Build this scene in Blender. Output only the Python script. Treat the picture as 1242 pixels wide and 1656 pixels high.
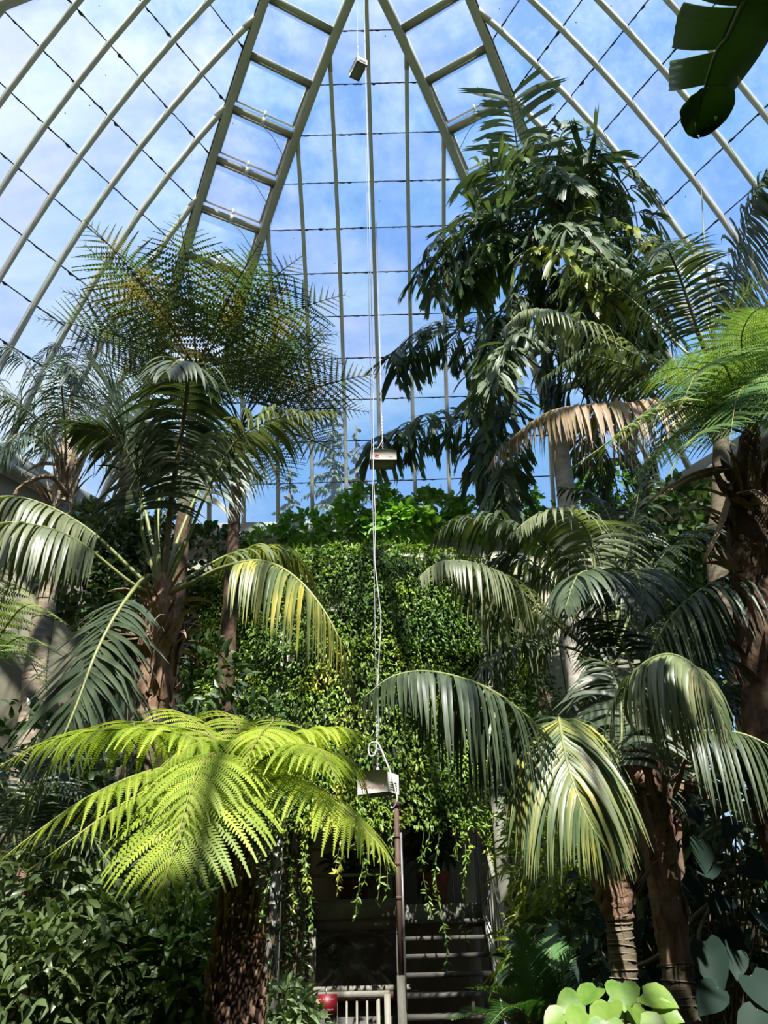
import bpy, math, random
import numpy as np
from mathutils import Matrix, Vector

for _o in list(bpy.data.objects):
    bpy.data.objects.remove(_o)
SC = bpy.context.scene
COL = SC.collection
rng = np.random.default_rng(7)
R = math.radians

# ------------------------------------------------------------------ camera
FPX, CX, CY = 1300.0, 621.0, 828.0
PITCH, ROLL, YAW = R(28.77), R(-1.52), R(-0.18)
EYE = np.array([0.0, 0.0, 1.6])
_f = np.array([math.sin(YAW) * math.cos(PITCH), math.cos(YAW) * math.cos(PITCH), math.sin(PITCH)])
_r0 = np.array([math.cos(YAW), -math.sin(YAW), 0.0])
_u0 = np.cross(_r0, _f)
_r = _r0 * math.cos(ROLL) + _u0 * math.sin(ROLL)
_u = -_r0 * math.sin(ROLL) + _u0 * math.cos(ROLL)
cam = bpy.data.cameras.new('camera')
camo = bpy.data.objects.new('camera', cam)
COL.objects.link(camo)
cam.sensor_fit = 'VERTICAL'
cam.sensor_height = 36.0
cam.lens = FPX / 1656.0 * 36.0
cam.clip_start = 0.05
cam.clip_end = 500
camo.matrix_world = Matrix(((_r[0], _u[0], -_f[0], EYE[0]), (_r[1], _u[1], -_f[1], EYE[1]), (_r[2], _u[2], -_f[2], EYE[2]), (0, 0, 0, 1)))
SC.camera = camo

# ------------------------------------------------------------------ light, sky, exposure
SC.view_settings.view_transform = 'Standard'
SC.view_settings.look = 'None'
SC.view_settings.gamma = 1.0
SC.view_settings.use_curve_mapping = False
SC.view_settings.exposure = 0.35
SC.cycles.transparent_max_bounces = 24
SC.cycles.max_bounces = 6
SC.cycles.diffuse_bounces = 3
SC.cycles.caustics_reflective = False
SC.cycles.caustics_refractive = False

SUN_DIR = np.array([0.13, -0.99, 0.0])          # horizontal direction towards the sun (behind the viewer, to the right)
SUN_ELEV = R(52)
sun = bpy.data.lights.new('sun', 'SUN')
sun.energy = 11.5
sun.angle = R(0.6)
sun.color = (1.0, 0.95, 0.86)
suno = bpy.data.objects.new('sun', sun)
COL.objects.link(suno)
_h = SUN_DIR / np.linalg.norm(SUN_DIR) * math.cos(SUN_ELEV)
suno.rotation_euler = Vector((_h[0], _h[1], math.sin(SUN_ELEV))).to_track_quat('Z', 'Y').to_euler()
suno.location = (8, -16, 25)

world = bpy.data.worlds.new('sky')
SC.world = world
world.use_nodes = True
wn, wl = world.node_tree.nodes, world.node_tree.links
wn.clear()


def N(nodes, kind, **kw):
    n = nodes.new(kind)
    for k, v in kw.items():
        if k.startswith('i_'):
            n.inputs[k[2:].replace('_', ' ')].default_value = v
        else:
            setattr(n, k, v)
    return n


tc = N(wn, 'ShaderNodeTexCoord')
sep = N(wn, 'ShaderNodeSeparateXYZ')
wl.new(tc.outputs['Generated'], sep.inputs[0])
zz = N(wn, 'ShaderNodeMath', operation='ADD'); zz.inputs[1].default_value = 0.25
wl.new(sep.outputs['Z'], zz.inputs[0])
zm = N(wn, 'ShaderNodeMath', operation='MAXIMUM'); zm.inputs[1].default_value = 0.08
wl.new(zz.outputs[0], zm.inputs[0])
dv = N(wn, 'ShaderNodeVectorMath', operation='DIVIDE')
cmb = N(wn, 'ShaderNodeCombineXYZ')
for k in range(3):
    wl.new(zm.outputs[0], cmb.inputs[k])
wl.new(tc.outputs['Generated'], dv.inputs[0])
wl.new(cmb.outputs[0], dv.inputs[1])
cn = N(wn, 'ShaderNodeTexNoise', i_Scale=2.0, i_Detail=6.0, i_Roughness=0.62, i_Distortion=0.35)
mp = N(wn, 'ShaderNodeMapping'); mp.inputs['Location'].default_value = (3.1, 1.7, 0.4)
wl.new(dv.outputs[0], mp.inputs[0]); wl.new(mp.outputs[0], cn.inputs['Vector'])
# a broad cloud bank lies to the left (west) of the hall and thins out to the east
bank = N(wn, 'ShaderNodeMapRange'); bank.inputs['From Min'].default_value = 0.15; bank.inputs['From Max'].default_value = -0.75
bank.inputs['To Min'].default_value = -0.12; bank.inputs['To Max'].default_value = 0.30
wl.new(sep.outputs['X'], bank.inputs['Value'])
cs = N(wn, 'ShaderNodeMath', operation='ADD')
wl.new(cn.outputs['Fac'], cs.inputs[0]); wl.new(bank.outputs[0], cs.inputs[1])
cr = N(wn, 'ShaderNodeValToRGB')
cr.color_ramp.elements[0].position = 0.47; cr.color_ramp.elements[0].color = (0, 0, 0, 1)
cr.color_ramp.elements[1].position = 0.74; cr.color_ramp.elements[1].color = (1, 1, 1, 1)
wl.new(cs.outputs[0], cr.inputs[0])
gr = N(wn, 'ShaderNodeValToRGB')
gr.color_ramp.elements[0].position = 0.0; gr.color_ramp.elements[0].color = (0.66, 0.76, 0.86, 1)
gr.color_ramp.elements[1].position = 0.85; gr.color_ramp.elements[1].color = (0.15, 0.35, 0.76, 1)
e = gr.color_ramp.elements.new(0.35); e.color = (0.26, 0.49, 0.86, 1)
wl.new(sep.outputs['Z'], gr.inputs[0])
mx = N(wn, 'ShaderNodeMixRGB'); mx.inputs[2].default_value = (0.84, 0.88, 0.94, 1)
wl.new(cr.outputs[0], mx.inputs[0]); wl.new(gr.outputs[0], mx.inputs[1])
bg = N(wn, 'ShaderNodeBackground'); bg.inputs[1].default_value = 1.0
wl.new(mx.outputs[0], bg.inputs[0])
wo = N(wn, 'ShaderNodeOutputWorld'); wl.new(bg.outputs[0], wo.inputs[0])


# ------------------------------------------------------------------ helpers
def P(x, y, Y):
    """World point seen at photo pixel (x, y) at forward distance Y metres."""
    d = _f + (x - CX) / FPX * _r - (y - CY) / FPX * _u
    return EYE + d * (Y / d[1])


def nrmz(v):
    v = np.asarray(v, float)
    return v / np.maximum(np.linalg.norm(v, axis=-1, keepdims=True), 1e-9)


class MB:
    def __init__(s):
        s.V, s.F, s.n = [], {}, 0

    def add(s, v, f):
        v = np.asarray(v, float).reshape(-1, 3)
        f = np.asarray(f, int)
        s.F.setdefault(f.shape[1], []).append(f + s.n)
        s.V.append(v)
        s.n += len(v)
        return s

    def poly(s, v):
        return s.add(v, [list(range(len(v)))])

    def box(s, c, hx, hy, hz, ax=None):
        c = np.asarray(c, float)
        A = np.eye(3) if ax is None else np.asarray(ax, float)
        q = np.array([[i, j, k] for i in (-1, 1) for j in (-1, 1) for k in (-1, 1)]) * [hx, hy, hz]
        return s.add(c + q @ A, [[0, 1, 3, 2], [4, 6, 7, 5], [0, 4, 5, 1], [2, 3, 7, 6], [0, 2, 6, 4], [1, 5, 7, 3]])

    def beam(s, a, b, w, h, up=(0, 0, 1)):
        a, b = np.asarray(a, float), np.asarray(b, float)
        d = nrmz(b - a)
        sd = nrmz(np.cross(d, up)); uu = np.cross(sd, d)
        return s.box((a + b) / 2, np.linalg.norm(b - a) / 2, w / 2, h / 2, [d, sd, uu])

    def sweep(s, pts, side, up, w, h):
        """rectangular section swept along pts; side/up are arrays of unit vectors"""
        pts = np.asarray(pts, float); n = len(pts)
        side = np.broadcast_to(side, pts.shape); up = np.broadcast_to(up, pts.shape)
        q = np.stack([pts + side * w / 2, pts - side * w / 2, pts - side * w / 2 + up * h, pts + side * w / 2 + up * h], 1).reshape(-1, 3)
        f = []
        for i in range(n - 1):
            for k in range(4):
                f.append([i * 4 + k, i * 4 + (k + 1) % 4, i * 4 + 4 + (k + 1) % 4, i * 4 + 4 + k])
        f += [[0, 3, 2, 1], [n * 4 - 4, n * 4 - 3, n * 4 - 2, n * 4 - 1]]
        return s.add(q, f)

    def tube(s, pts, r, k=6, caps=True):
        pts = np.asarray(pts, float); n = len(pts)
        r = np.broadcast_to(r, (n,)) if np.ndim(r) < 2 else r
        t = nrmz(np.gradient(pts, axis=0))
        ref = np.array([0.31, 0.87, 0.2]) if abs(t[0][2]) > 0.6 else np.array([0, 0, 1.0])
        a = nrmz(np.cross(t, ref)); b = np.cross(t, a)
        an = np.arange(k) * 2 * np.pi / k
        if np.ndim(r) == 1:
            r = np.repeat(r[:, None], k, 1)
        q = pts[:, None] + r[:, :, None] * (a[:, None] * np.cos(an)[None, :, None] + b[:, None] * np.sin(an)[None, :, None])
        f = []
        for i in range(n - 1):
            for j in range(k):
                f.append([i * k + j, i * k + (j + 1) % k, (i + 1) * k + (j + 1) % k, (i + 1) * k + j])
        s.add(q.reshape(-1, 3), f)
        if caps:
            base = s.n - n * k
            s.F.setdefault(k, []).append(np.array([[base + j for j in range(k)][::-1], [base + (n - 1) * k + j for j in range(k)]]))
        return s

    def build(s, name, mat, parent=None, origin=(0, 0, 0), smooth=False):
        me = bpy.data.meshes.new(name)
        V = np.concatenate(s.V) - np.asarray(origin, float)
        me.vertices.add(len(V)); me.vertices.foreach_set('co', V.ravel().astype(np.float32))
        lv, ls, pos = [], [], 0
        for k, fs in s.F.items():
            fa = np.concatenate(fs)
            lv.append(fa.ravel()); ls.append(pos + np.arange(len(fa)) * k); pos += fa.size
        lv, ls = np.concatenate(lv), np.concatenate(ls)
        me.loops.add(len(lv)); me.loops.foreach_set('vertex_index', lv.astype(np.int32))
        me.polygons.add(len(ls)); me.polygons.foreach_set('loop_start', ls.astype(np.int32))
        me.update(calc_edges=True)
        if smooth:
            me.polygons.foreach_set('use_smooth', np.ones(len(ls), bool))
        me.materials.append(mat)
        return link(name, me, parent, (0, 0, 0) if parent is not None else origin)


def link(name, data, parent=None, loc=(0, 0, 0)):
    o = bpy.data.objects.new(name, data)
    COL.objects.link(o)
    o.parent = parent
    o.location = tuple(loc)
    return o


def tag(o, label, cat=None, group=None, kind=None):
    if label: o['label'] = label
    if cat: o['category'] = cat
    if group: o['group'] = group
    if kind: o['kind'] = kind
    return o


def thing(name, label, cat, loc, group=None, kind=None):
    o = link(name, None, None, loc)
    o.empty_display_size = 0.1
    return tag(o, label, cat, group, kind)


def loc_of(o):
    while o.parent: o = o.parent
    return np.array(o.location)


def spline(pts, n=40):
    p = np.asarray(pts, float)
    p = np.vstack([2 * p[0] - p[1], p, 2 * p[-1] - p[-2]])
    out = []
    for i in range(1, len(p) - 2):
        t = np.linspace(0, 1, 24, endpoint=False)[:, None]
        a, b, c, d = p[i - 1], p[i], p[i + 1], p[i + 2]
        out.append(0.5 * (2 * b + (c - a) * t + (2 * a - 5 * b + 4 * c - d) * t ** 2 + (3 * b - a - 3 * c + d) * t ** 3))
    out = np.vstack(out + [p[-2][None]])
    L = np.concatenate([[0], np.cumsum(np.linalg.norm(np.diff(out, axis=0), axis=1))])
    s = np.linspace(0, L[-1], n)
    return np.stack([np.interp(s, L, out[:, k]) for k in range(3)], 1)


# ------------------------------------------------------------------ materials
def newmat(name):
    m = bpy.data.materials.new(name)
    m.use_nodes = True
    m.node_tree.nodes.clear()
    return m, m.node_tree.nodes, m.node_tree.links


def leafmat(name, c1, c2, rough=0.4, transl=0.25, tcol=None, scale=6.0, spec=0.5, patch=None, patch_pos=0.62):
    m, n, l = newmat(name)
    t = N(n, 'ShaderNodeTexCoord')
    nz = N(n, 'ShaderNodeTexNoise', i_Scale=scale, i_Detail=3.0)
    l.new(t.outputs['Object'], nz.inputs['Vector'])
    oi = N(n, 'ShaderNodeObjectInfo')
    ad = N(n, 'ShaderNodeMath', operation='MULTIPLY_ADD'); ad.inputs[1].default_value = 0.35; ad.inputs[2].default_value = -0.17
    l.new(oi.outputs['Random'], ad.inputs[0])
    su = N(n, 'ShaderNodeMath', operation='ADD')
    l.new(nz.outputs['Fac'], su.inputs[0]); l.new(ad.outputs[0], su.inputs[1])
    rp = N(n, 'ShaderNodeValToRGB')
    rp.color_ramp.elements[0].position = 0.32; rp.color_ramp.elements[0].color = (*c1, 1)
    rp.color_ramp.elements[1].position = patch_pos if patch else 0.7; rp.color_ramp.elements[1].color = (*c2, 1)
    if patch:
        ee = rp.color_ramp.elements.new(min(0.95, patch_pos + 0.13)); ee.color = (*patch, 1)
    l.new(su.outputs[0], rp.inputs[0])
    pr = N(n, 'ShaderNodeBsdfPrincipled', i_Roughness=rough)
    pr.inputs['Specular IOR Level'].default_value = spec
    l.new(rp.outputs[0], pr.inputs['Base Color'])
    tr = N(n, 'ShaderNodeBsdfTranslucent')
    if tcol:
        tr.inputs[0].default_value = (*tcol, 1)
    else:
        g = N(n, 'ShaderNodeMixRGB', blend_type='MULTIPLY'); g.inputs[0].default_value = 1.0
        g.inputs[2].default_value = (1.25, 1.35, 0.5, 1)
        l.new(rp.outputs[0], g.inputs[1]); l.new(g.outputs[0], tr.inputs[0])
    ms = N(n, 'ShaderNodeMixShader'); ms.inputs[0].default_value = transl
    l.new(pr.outputs[0], ms.inputs[1]); l.new(tr.outputs[0], ms.inputs[2])
    o = N(n, 'ShaderNodeOutputMaterial'); l.new(ms.outputs[0], o.inputs[0])
    return m


def solid(name, c1, c2=None, rough=0.6, scale=5.0, stretch=(1, 1, 1), bump=0.0, spec=0.4, metal=0.0, detail=5.0, lo=0.35, hi=0.68):
    m, n, l = newmat(name)
    t = N(n, 'ShaderNodeTexCoord')
    mp = N(n, 'ShaderNodeMapping'); mp.inputs['Scale'].default_value = stretch
    l.new(t.outputs['Object'], mp.inputs[0])
    nz = N(n, 'ShaderNodeTexNoise', i_Scale=scale, i_Detail=detail, i_Roughness=0.65)
    l.new(mp.outputs[0], nz.inputs['Vector'])
    rp = N(n, 'ShaderNodeValToRGB')
    rp.color_ramp.elements[0].position = lo; rp.color_ramp.elements[0].color = (*c1, 1)
    rp.color_ramp.elements[1].position = hi; rp.color_ramp.elements[1].color = (*(c2 or c1), 1)
    l.new(nz.outputs['Fac'], rp.inputs[0])
    pr = N(n, 'ShaderNodeBsdfPrincipled', i_Roughness=rough, i_Metallic=metal)
    pr.inputs['Specular IOR Level'].default_value = spec
    l.new(rp.outputs[0], pr.inputs['Base Color'])
    if bump:
        b = N(n, 'ShaderNodeBump', i_Strength=bump, i_Distance=0.02)
        l.new(nz.outputs['Fac'], b.inputs['Height']); l.new(b.outputs[0], pr.inputs['Normal'])
    o = N(n, 'ShaderNodeOutputMaterial'); l.new(pr.outputs[0], o.inputs[0])
    return m


def glassmat(name, haze=0.07, tint=0.5):
    m, n, l = newmat(name)
    t = N(n, 'ShaderNodeTexCoord')
    geo = N(n, 'ShaderNodeNewGeometry')
    # dirt: streaks running down the slope, plus scattered specks
    nz = N(n, 'ShaderNodeTexNoise', i_Scale=1.1, i_Detail=6.0, i_Roughness=0.7)
    l.new(geo.outputs['Position'], nz.inputs['Vector'])
    r1 = N(n, 'ShaderNodeMapRange'); r1.inputs['From Min'].default_value = 0.4; r1.inputs['From Max'].default_value = 0.75
    r1.inputs['To Min'].default_value = haze * 0.5; r1.inputs['To Max'].default_value = haze * 2.2
    l.new(nz.outputs['Fac'], r1.inputs['Value'])
    vo = N(n, 'ShaderNodeTexVoronoi', i_Scale=3.6)
    l.new(geo.outputs['Position'], vo.inputs['Vector'])
    sp = N(n, 'ShaderNodeMath', operation='LESS_THAN'); sp.inputs[1].default_value = 0.030
    l.new(vo.outputs['Distance'], sp.inputs[0])
    oi = N(n, 'ShaderNodeObjectInfo')
    tr_r = N(n, 'ShaderNodeValToRGB')
    tr_r.color_ramp.elements[0].color = (0.90, 0.975, 0.98, 1)
    tr_r.color_ramp.elements[1].color = (0.93, 0.935, 1.0, 1)
    l.new(oi.outputs['Random'], tr_r.inputs[0])
    tr = N(n, 'ShaderNodeBsdfTransparent'); l.new(tr_r.outputs[0], tr.inputs[0])
    gl = N(n, 'ShaderNodeBsdfGlossy', i_Roughness=0.03)
    df = N(n, 'ShaderNodeBsdfTranslucent'); df.inputs[0].default_value = (0.85, 0.88, 0.9, 1)
    dk = N(n, 'ShaderNodeBsdfDiffuse'); dk.inputs[0].default_value = (0.05, 0.05, 0.04, 1)
    m1 = N(n, 'ShaderNodeMixShader'); l.new(r1.outputs[0], m1.inputs[0]); l.new(tr.outputs[0], m1.inputs[1]); l.new(df.outputs[0], m1.inputs[2])
    fr = N(n, 'ShaderNodeLayerWeight', i_Blend=0.5)          # 'Facing' is the same from both sides of a pane
    fp = N(n, 'ShaderNodeMath', operation='POWER'); fp.inputs[1].default_value = 4.0; l.new(fr.outputs['Facing'], fp.inputs[0])
    fm = N(n, 'ShaderNodeMath', operation='MULTIPLY_ADD'); fm.inputs[1].default_value = 0.5; fm.inputs[2].default_value = 0.02; l.new(fp.outputs[0], fm.inputs[0])
    m2 = N(n, 'ShaderNodeMixShader'); l.new(fm.outputs[0], m2.inputs[0]); l.new(m1.outputs[0], m2.inputs[1]); l.new(gl.outputs[0], m2.inputs[2])
    m3 = N(n, 'ShaderNodeMixShader'); l.new(sp.outputs[0], m3.inputs[0]); l.new(m2.outputs[0], m3.inputs[1]); l.new(dk.outputs[0], m3.inputs[2])
    o = N(n, 'ShaderNodeOutputMaterial'); l.new(m3.outputs[0], o.inputs[0])
    return m


M = {
    'kentia': leafmat('kentia leaf', (0.034, 0.056, 0.029), (0.080, 0.112, 0.056), 0.44, 0.2, spec=0.42),
    'kentia_lit': leafmat('kentia leaf lit', (0.13, 0.16, 0.085), (0.24, 0.265, 0.15), 0.38, 0.25, spec=0.55),  # paler kentia copy; sunlit tone of some fronds put into the colour
    'kentia_yellow': leafmat('kentia leaf yellowing', (0.07, 0.12, 0.05), (0.20, 0.23, 0.07), 0.38, 0.28, spec=0.5, scale=2.5, patch=(0.42, 0.38, 0.08)),
    'kentia_pink': leafmat('kentia leaf lit pinkish', (0.10, 0.14, 0.06), (0.20, 0.24, 0.11), 0.4, 0.22, scale=3.0, patch=(0.48, 0.36, 0.24)),  # pinkish sunlit look of one frond put into the colour
    'dry': leafmat('drying palm leaf', (0.24, 0.19, 0.085), (0.40, 0.28, 0.20), 0.55, 0.25, tcol=(0.4, 0.28, 0.1), scale=3.0),
    'rachis': solid('palm rachis', (0.16, 0.20, 0.06), (0.24, 0.26, 0.10), 0.45),
    'rachis_dark': solid('dark rachis', (0.05, 0.05, 0.025), (0.10, 0.09, 0.04), 0.5),
    'rachis_brown': solid('brown rachis', (0.10, 0.07, 0.03), (0.18, 0.14, 0.06), 0.5),
    'fern_bright': leafmat('bright fern', (0.20, 0.29, 0.03), (0.38, 0.46, 0.06), 0.5, 0.4, scale=4.0, spec=0.3),
    'fern_rachis': solid('fern rachis', (0.14, 0.17, 0.03), (0.22, 0.20, 0.05), 0.5),
    'fern_mid': leafmat('mid green fern', (0.074, 0.155, 0.047), (0.203, 0.297, 0.095), 0.6, 0.3, scale=3.0, spec=0.2, patch=(0.28, 0.36, 0.10), patch_pos=0.6),
    'fern_backlit': leafmat('dark fern', (0.05, 0.085, 0.05), (0.085, 0.12, 0.05), 0.5, 0.4, scale=1.6, patch=(0.17, 0.13, 0.045), patch_pos=0.56),  # brown backlit tone of the tall crowns put into the colour
    'fish': leafmat('fishtail palm leaf', (0.042, 0.072, 0.036), (0.105, 0.145, 0.070), 0.45, 0.25, scale=2.0, spec=0.32),
    'fish_yellow': leafmat('fishtail palm leaf yellowing', (0.06, 0.11, 0.03), (0.14, 0.19, 0.04), 0.38, 0.28, scale=2.5, patch=(0.32, 0.33, 0.04)),
    'queen': leafmat('feather palm leaf', (0.035, 0.062, 0.036), (0.08, 0.11, 0.065), 0.42, 0.2),
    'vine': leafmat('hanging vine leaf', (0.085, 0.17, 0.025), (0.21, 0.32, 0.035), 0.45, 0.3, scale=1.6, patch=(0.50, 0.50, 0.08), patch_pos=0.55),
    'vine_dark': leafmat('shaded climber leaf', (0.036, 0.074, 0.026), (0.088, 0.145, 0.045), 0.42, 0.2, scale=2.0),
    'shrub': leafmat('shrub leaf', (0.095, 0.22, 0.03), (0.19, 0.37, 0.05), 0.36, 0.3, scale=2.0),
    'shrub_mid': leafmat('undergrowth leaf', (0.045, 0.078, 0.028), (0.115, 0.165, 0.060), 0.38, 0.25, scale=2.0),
    'shrub_light': leafmat('lighter shrub leaf', (0.06, 0.12, 0.03), (0.16, 0.24, 0.07), 0.4, 0.3, scale=2.5),
    'shrub_pale': leafmat('pale shrub leaf', (0.12, 0.20, 0.08), (0.24, 0.32, 0.15), 0.45, 0.25, scale=4.0),
    'big_shaded': leafmat('large leaf darkened as shaded', (0.011, 0.026, 0.017), (0.022, 0.044, 0.028), 0.6, 0.12, scale=3.0, spec=0.12),  # green darkened to stand in for shade over these leaves
    'big_bright': leafmat('large bright leaf', (0.085, 0.190, 0.022), (0.19, 0.30, 0.045), 0.45, 0.35, scale=14.0),
    'bamboo': leafmat('bamboo palm leaf', (0.16, 0.25, 0.03), (0.46, 0.48, 0.07), 0.42, 0.35, scale=1.5),
    'cycad': leafmat('cycad leaf', (0.035, 0.105, 0.028), (0.085, 0.20, 0.050), 0.38, 0.25, scale=3.0),
    'banana': leafmat('banana leaf', (0.05, 0.10, 0.038), (0.075, 0.135, 0.048), 0.42, 0.38, scale=2.0),
    'banana_rib': solid('banana midrib', (0.10, 0.17, 0.06), (0.14, 0.20, 0.08), 0.45),
    'spruce': leafmat('spruce needles', (0.07, 0.11, 0.09), (0.13, 0.18, 0.13), 0.7, 0.1, scale=0.6),
    'trunk_grey': solid('grey palm trunk', (0.17, 0.13, 0.09), (0.36, 0.29, 0.22), 0.85, 7, (1, 1, 3.0), 0.5),
    'trunk_brown': solid('brown fibrous trunk', (0.115, 0.060, 0.034), (0.36, 0.235, 0.15), 0.9, 9, (2.5, 2.5, 0.7), 0.7),
    'trunk_green': solid('ringed green trunk', (0.075, 0.065, 0.035), (0.16, 0.13, 0.08), 0.8, 8, (1, 1, 4), 0.4),
    'trunk_pale': solid('pale palm trunk', (0.33, 0.29, 0.24), (0.55, 0.50, 0.43), 0.8, 5, (1, 1, 2.5), 0.3),
    'trunk_fern': solid('fern trunk fibre', (0.012, 0.006, 0.004), (0.055, 0.026, 0.014), 0.95, 28, (1, 1, 0.5), 1.0),
    'trunk_fern2': solid('mossy fern trunk', (0.035, 0.022, 0.014), (0.14, 0.085, 0.05), 0.95, 16, (1, 1, 0.6), 1.0),
    'stub': solid('cut frond stub', (0.05, 0.026, 0.014), (0.24, 0.15, 0.09), 0.8, 6, (1, 1, 1), 0.2),
    'scar': solid('ring scar', (0.15, 0.125, 0.09), (0.25, 0.21, 0.155), 0.9, 12, (1, 1, 1), 0.3),
    'fibre': solid('dry leaf base', (0.15, 0.095, 0.055), (0.36, 0.27, 0.18), 0.9, 8, (1, 1, 0.5), 0.4),
    'stem': solid('woody stem', (0.07, 0.055, 0.03), (0.14, 0.11, 0.06), 0.85, 10, bump=0.3),
    'stem_green': solid('green stem', (0.06, 0.09, 0.03), (0.11, 0.13, 0.05), 0.6),
    'metal': solid('painted glazing bar', (0.42, 0.40, 0.355), (0.52, 0.50, 0.45), 0.5, 3, spec=0.4),
    'rail': solid('painted hip rail', (0.33, 0.32, 0.26), (0.44, 0.42, 0.35), 0.55, 2.5, spec=0.35),
    'sash': solid('vent sash', (0.36, 0.34, 0.29), (0.55, 0.50, 0.43), 0.6, 4),
    'dirt': solid('mossy putty joint', (0.012, 0.012, 0.010), (0.05, 0.045, 0.04), 0.95, 14),
    'concrete': solid('stained render', (0.28, 0.255, 0.18), (0.42, 0.385, 0.28), 0.9, 1.3, (1, 1, 0.5), 0.15),
    'sill': solid('grey sill', (0.30, 0.30, 0.28), (0.40, 0.39, 0.35), 0.85, 3, bump=0.1),
    'soil': solid('dark soil', (0.020, 0.013, 0.008), (0.06, 0.04, 0.025), 0.95, 5, bump=0.6),
    'white': solid('white painted column', (0.36, 0.36, 0.33), (0.50, 0.50, 0.46), 0.6, 3, (1, 1, 0.4)),
    'cream': solid('cream painted steel', (0.17, 0.165, 0.13), (0.25, 0.24, 0.19), 0.6, 4),
    'rust': solid('rusty post', (0.055, 0.03, 0.02), (0.14, 0.085, 0.06), 0.7, 6, (1, 1, 0.4)),
    'darkwood': solid('weathered dark tread', (0.045, 0.042, 0.034), (0.10, 0.095, 0.08), 0.75, 7, (0.4, 2, 2), 0.2),
    'terracotta': solid('terracotta', (0.24, 0.075, 0.045), (0.33, 0.11, 0.07), 0.8, 8),
    'redsign': solid('red sign', (0.13, 0.005, 0.008), (0.16, 0.007, 0.010), 0.45),
    'signtext': solid('pale sign lettering', (0.55, 0.40, 0.40), None, 0.5),
    'box': solid('cream plastic housing', (0.66, 0.63, 0.54), (0.74, 0.71, 0.62), 0.5, 2.5),
    'boxdark': solid('grey plastic base', (0.20, 0.21, 0.15), (0.24, 0.25, 0.18), 0.6, 4),
    'logo': solid('dark red print', (0.30, 0.03, 0.05), None, 0.5),
    'print': solid('grey brown print', (0.30, 0.17, 0.15), None, 0.5),
    'cord': solid('grey white cable', (0.44, 0.44, 0.42), (0.52, 0.52, 0.50), 0.5),
    'steel': solid('zinc chain', (0.42, 0.42, 0.42), (0.55, 0.55, 0.55), 0.35, metal=0.7),
    'wire': solid('thin grey wire', (0.24, 0.24, 0.30), (0.30, 0.30, 0.36), 0.5),
    'moss': solid('dark backing', (0.015, 0.02, 0.01), (0.03, 0.045, 0.018), 0.95, 5, bump=0.4),  # near-black backing for the core sheet inside the vine curtain
    'glass': glassmat('greenhouse glass'),
    'darkglass': glassmat('shaded window glass', 0.003),
}

# ------------------------------------------------------------------ the glass hall: a six-sided curved vault
W = 0.6                                     # pane width
AX = np.array([-0.083, 5.283])              # hall axis in plan
APO = 7.085                                 # apothem at the eave
ZE = 8.195                                  # eave height
HB = 0.573                                  # half width of the corner strips
_s = np.linspace(0, 13, 521)
_th = 0.30322 + 0.065239 * _s + 0.00127311 * _s ** 2
_dd = -np.concatenate([[0], np.cumsum((np.sin(_th[1:]) + np.sin(_th[:-1])) / 2 * 0.025)]) * 0.72941
_hh = np.concatenate([[0], np.cumsum((np.cos(_th[1:]) + np.cos(_th[:-1])) / 2 * 0.025)]) * 0.72941
AL = R(30)


def apo(s): return APO + np.interp(s, _s, _dd)
def hgt(s): return ZE + np.interp(s, _s, _hh)
def edge(s): return (apo(s) * math.sin(AL) - HB) / math.cos(AL)


def chord(fn, s):
    k = min(int(s), 12)
    return fn(k) + (fn(k + 1) - fn(k)) * (s - k)


S_TOP = float(np.interp(0, -edge(_s), _s))


def facept(phi, t, s, inset=0.0):
    a, h = chord(apo, s), chord(hgt, s)
    k = min(int(s), 12)
    nd = np.array([hgt(k + 1) - hgt(k), apo(k) - apo(k + 1)]); nd = nd / np.linalg.norm(nd)  # outward normal (radial, up)
    a = a - inset * nd[0]; h = h - inset * nd[1]
    c, sn = math.cos(phi), math.sin(phi)
    return np.array([AX[0] + t * c - a * sn, AX[1] + t * sn + a * c, h])


def clip_poly(poly, fn):
    out = []
    for i in range(len(poly)):
        a, b = poly[i], poly[(i + 1) % len(poly)]
        fa, fb = fn(a), fn(b)
        if fa >= 0: out.append(a)
        if (fa >= 0) != (fb >= 0):
            k = fa / (fa - fb); out.append((a[0] + (b[0] - a[0]) * k, a[1] + (b[1] - a[1]) * k))
    return out


_pane = MB().box((0, 0, 0), 0.5, 0.5, 0.5)
_pane_me = None


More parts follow.
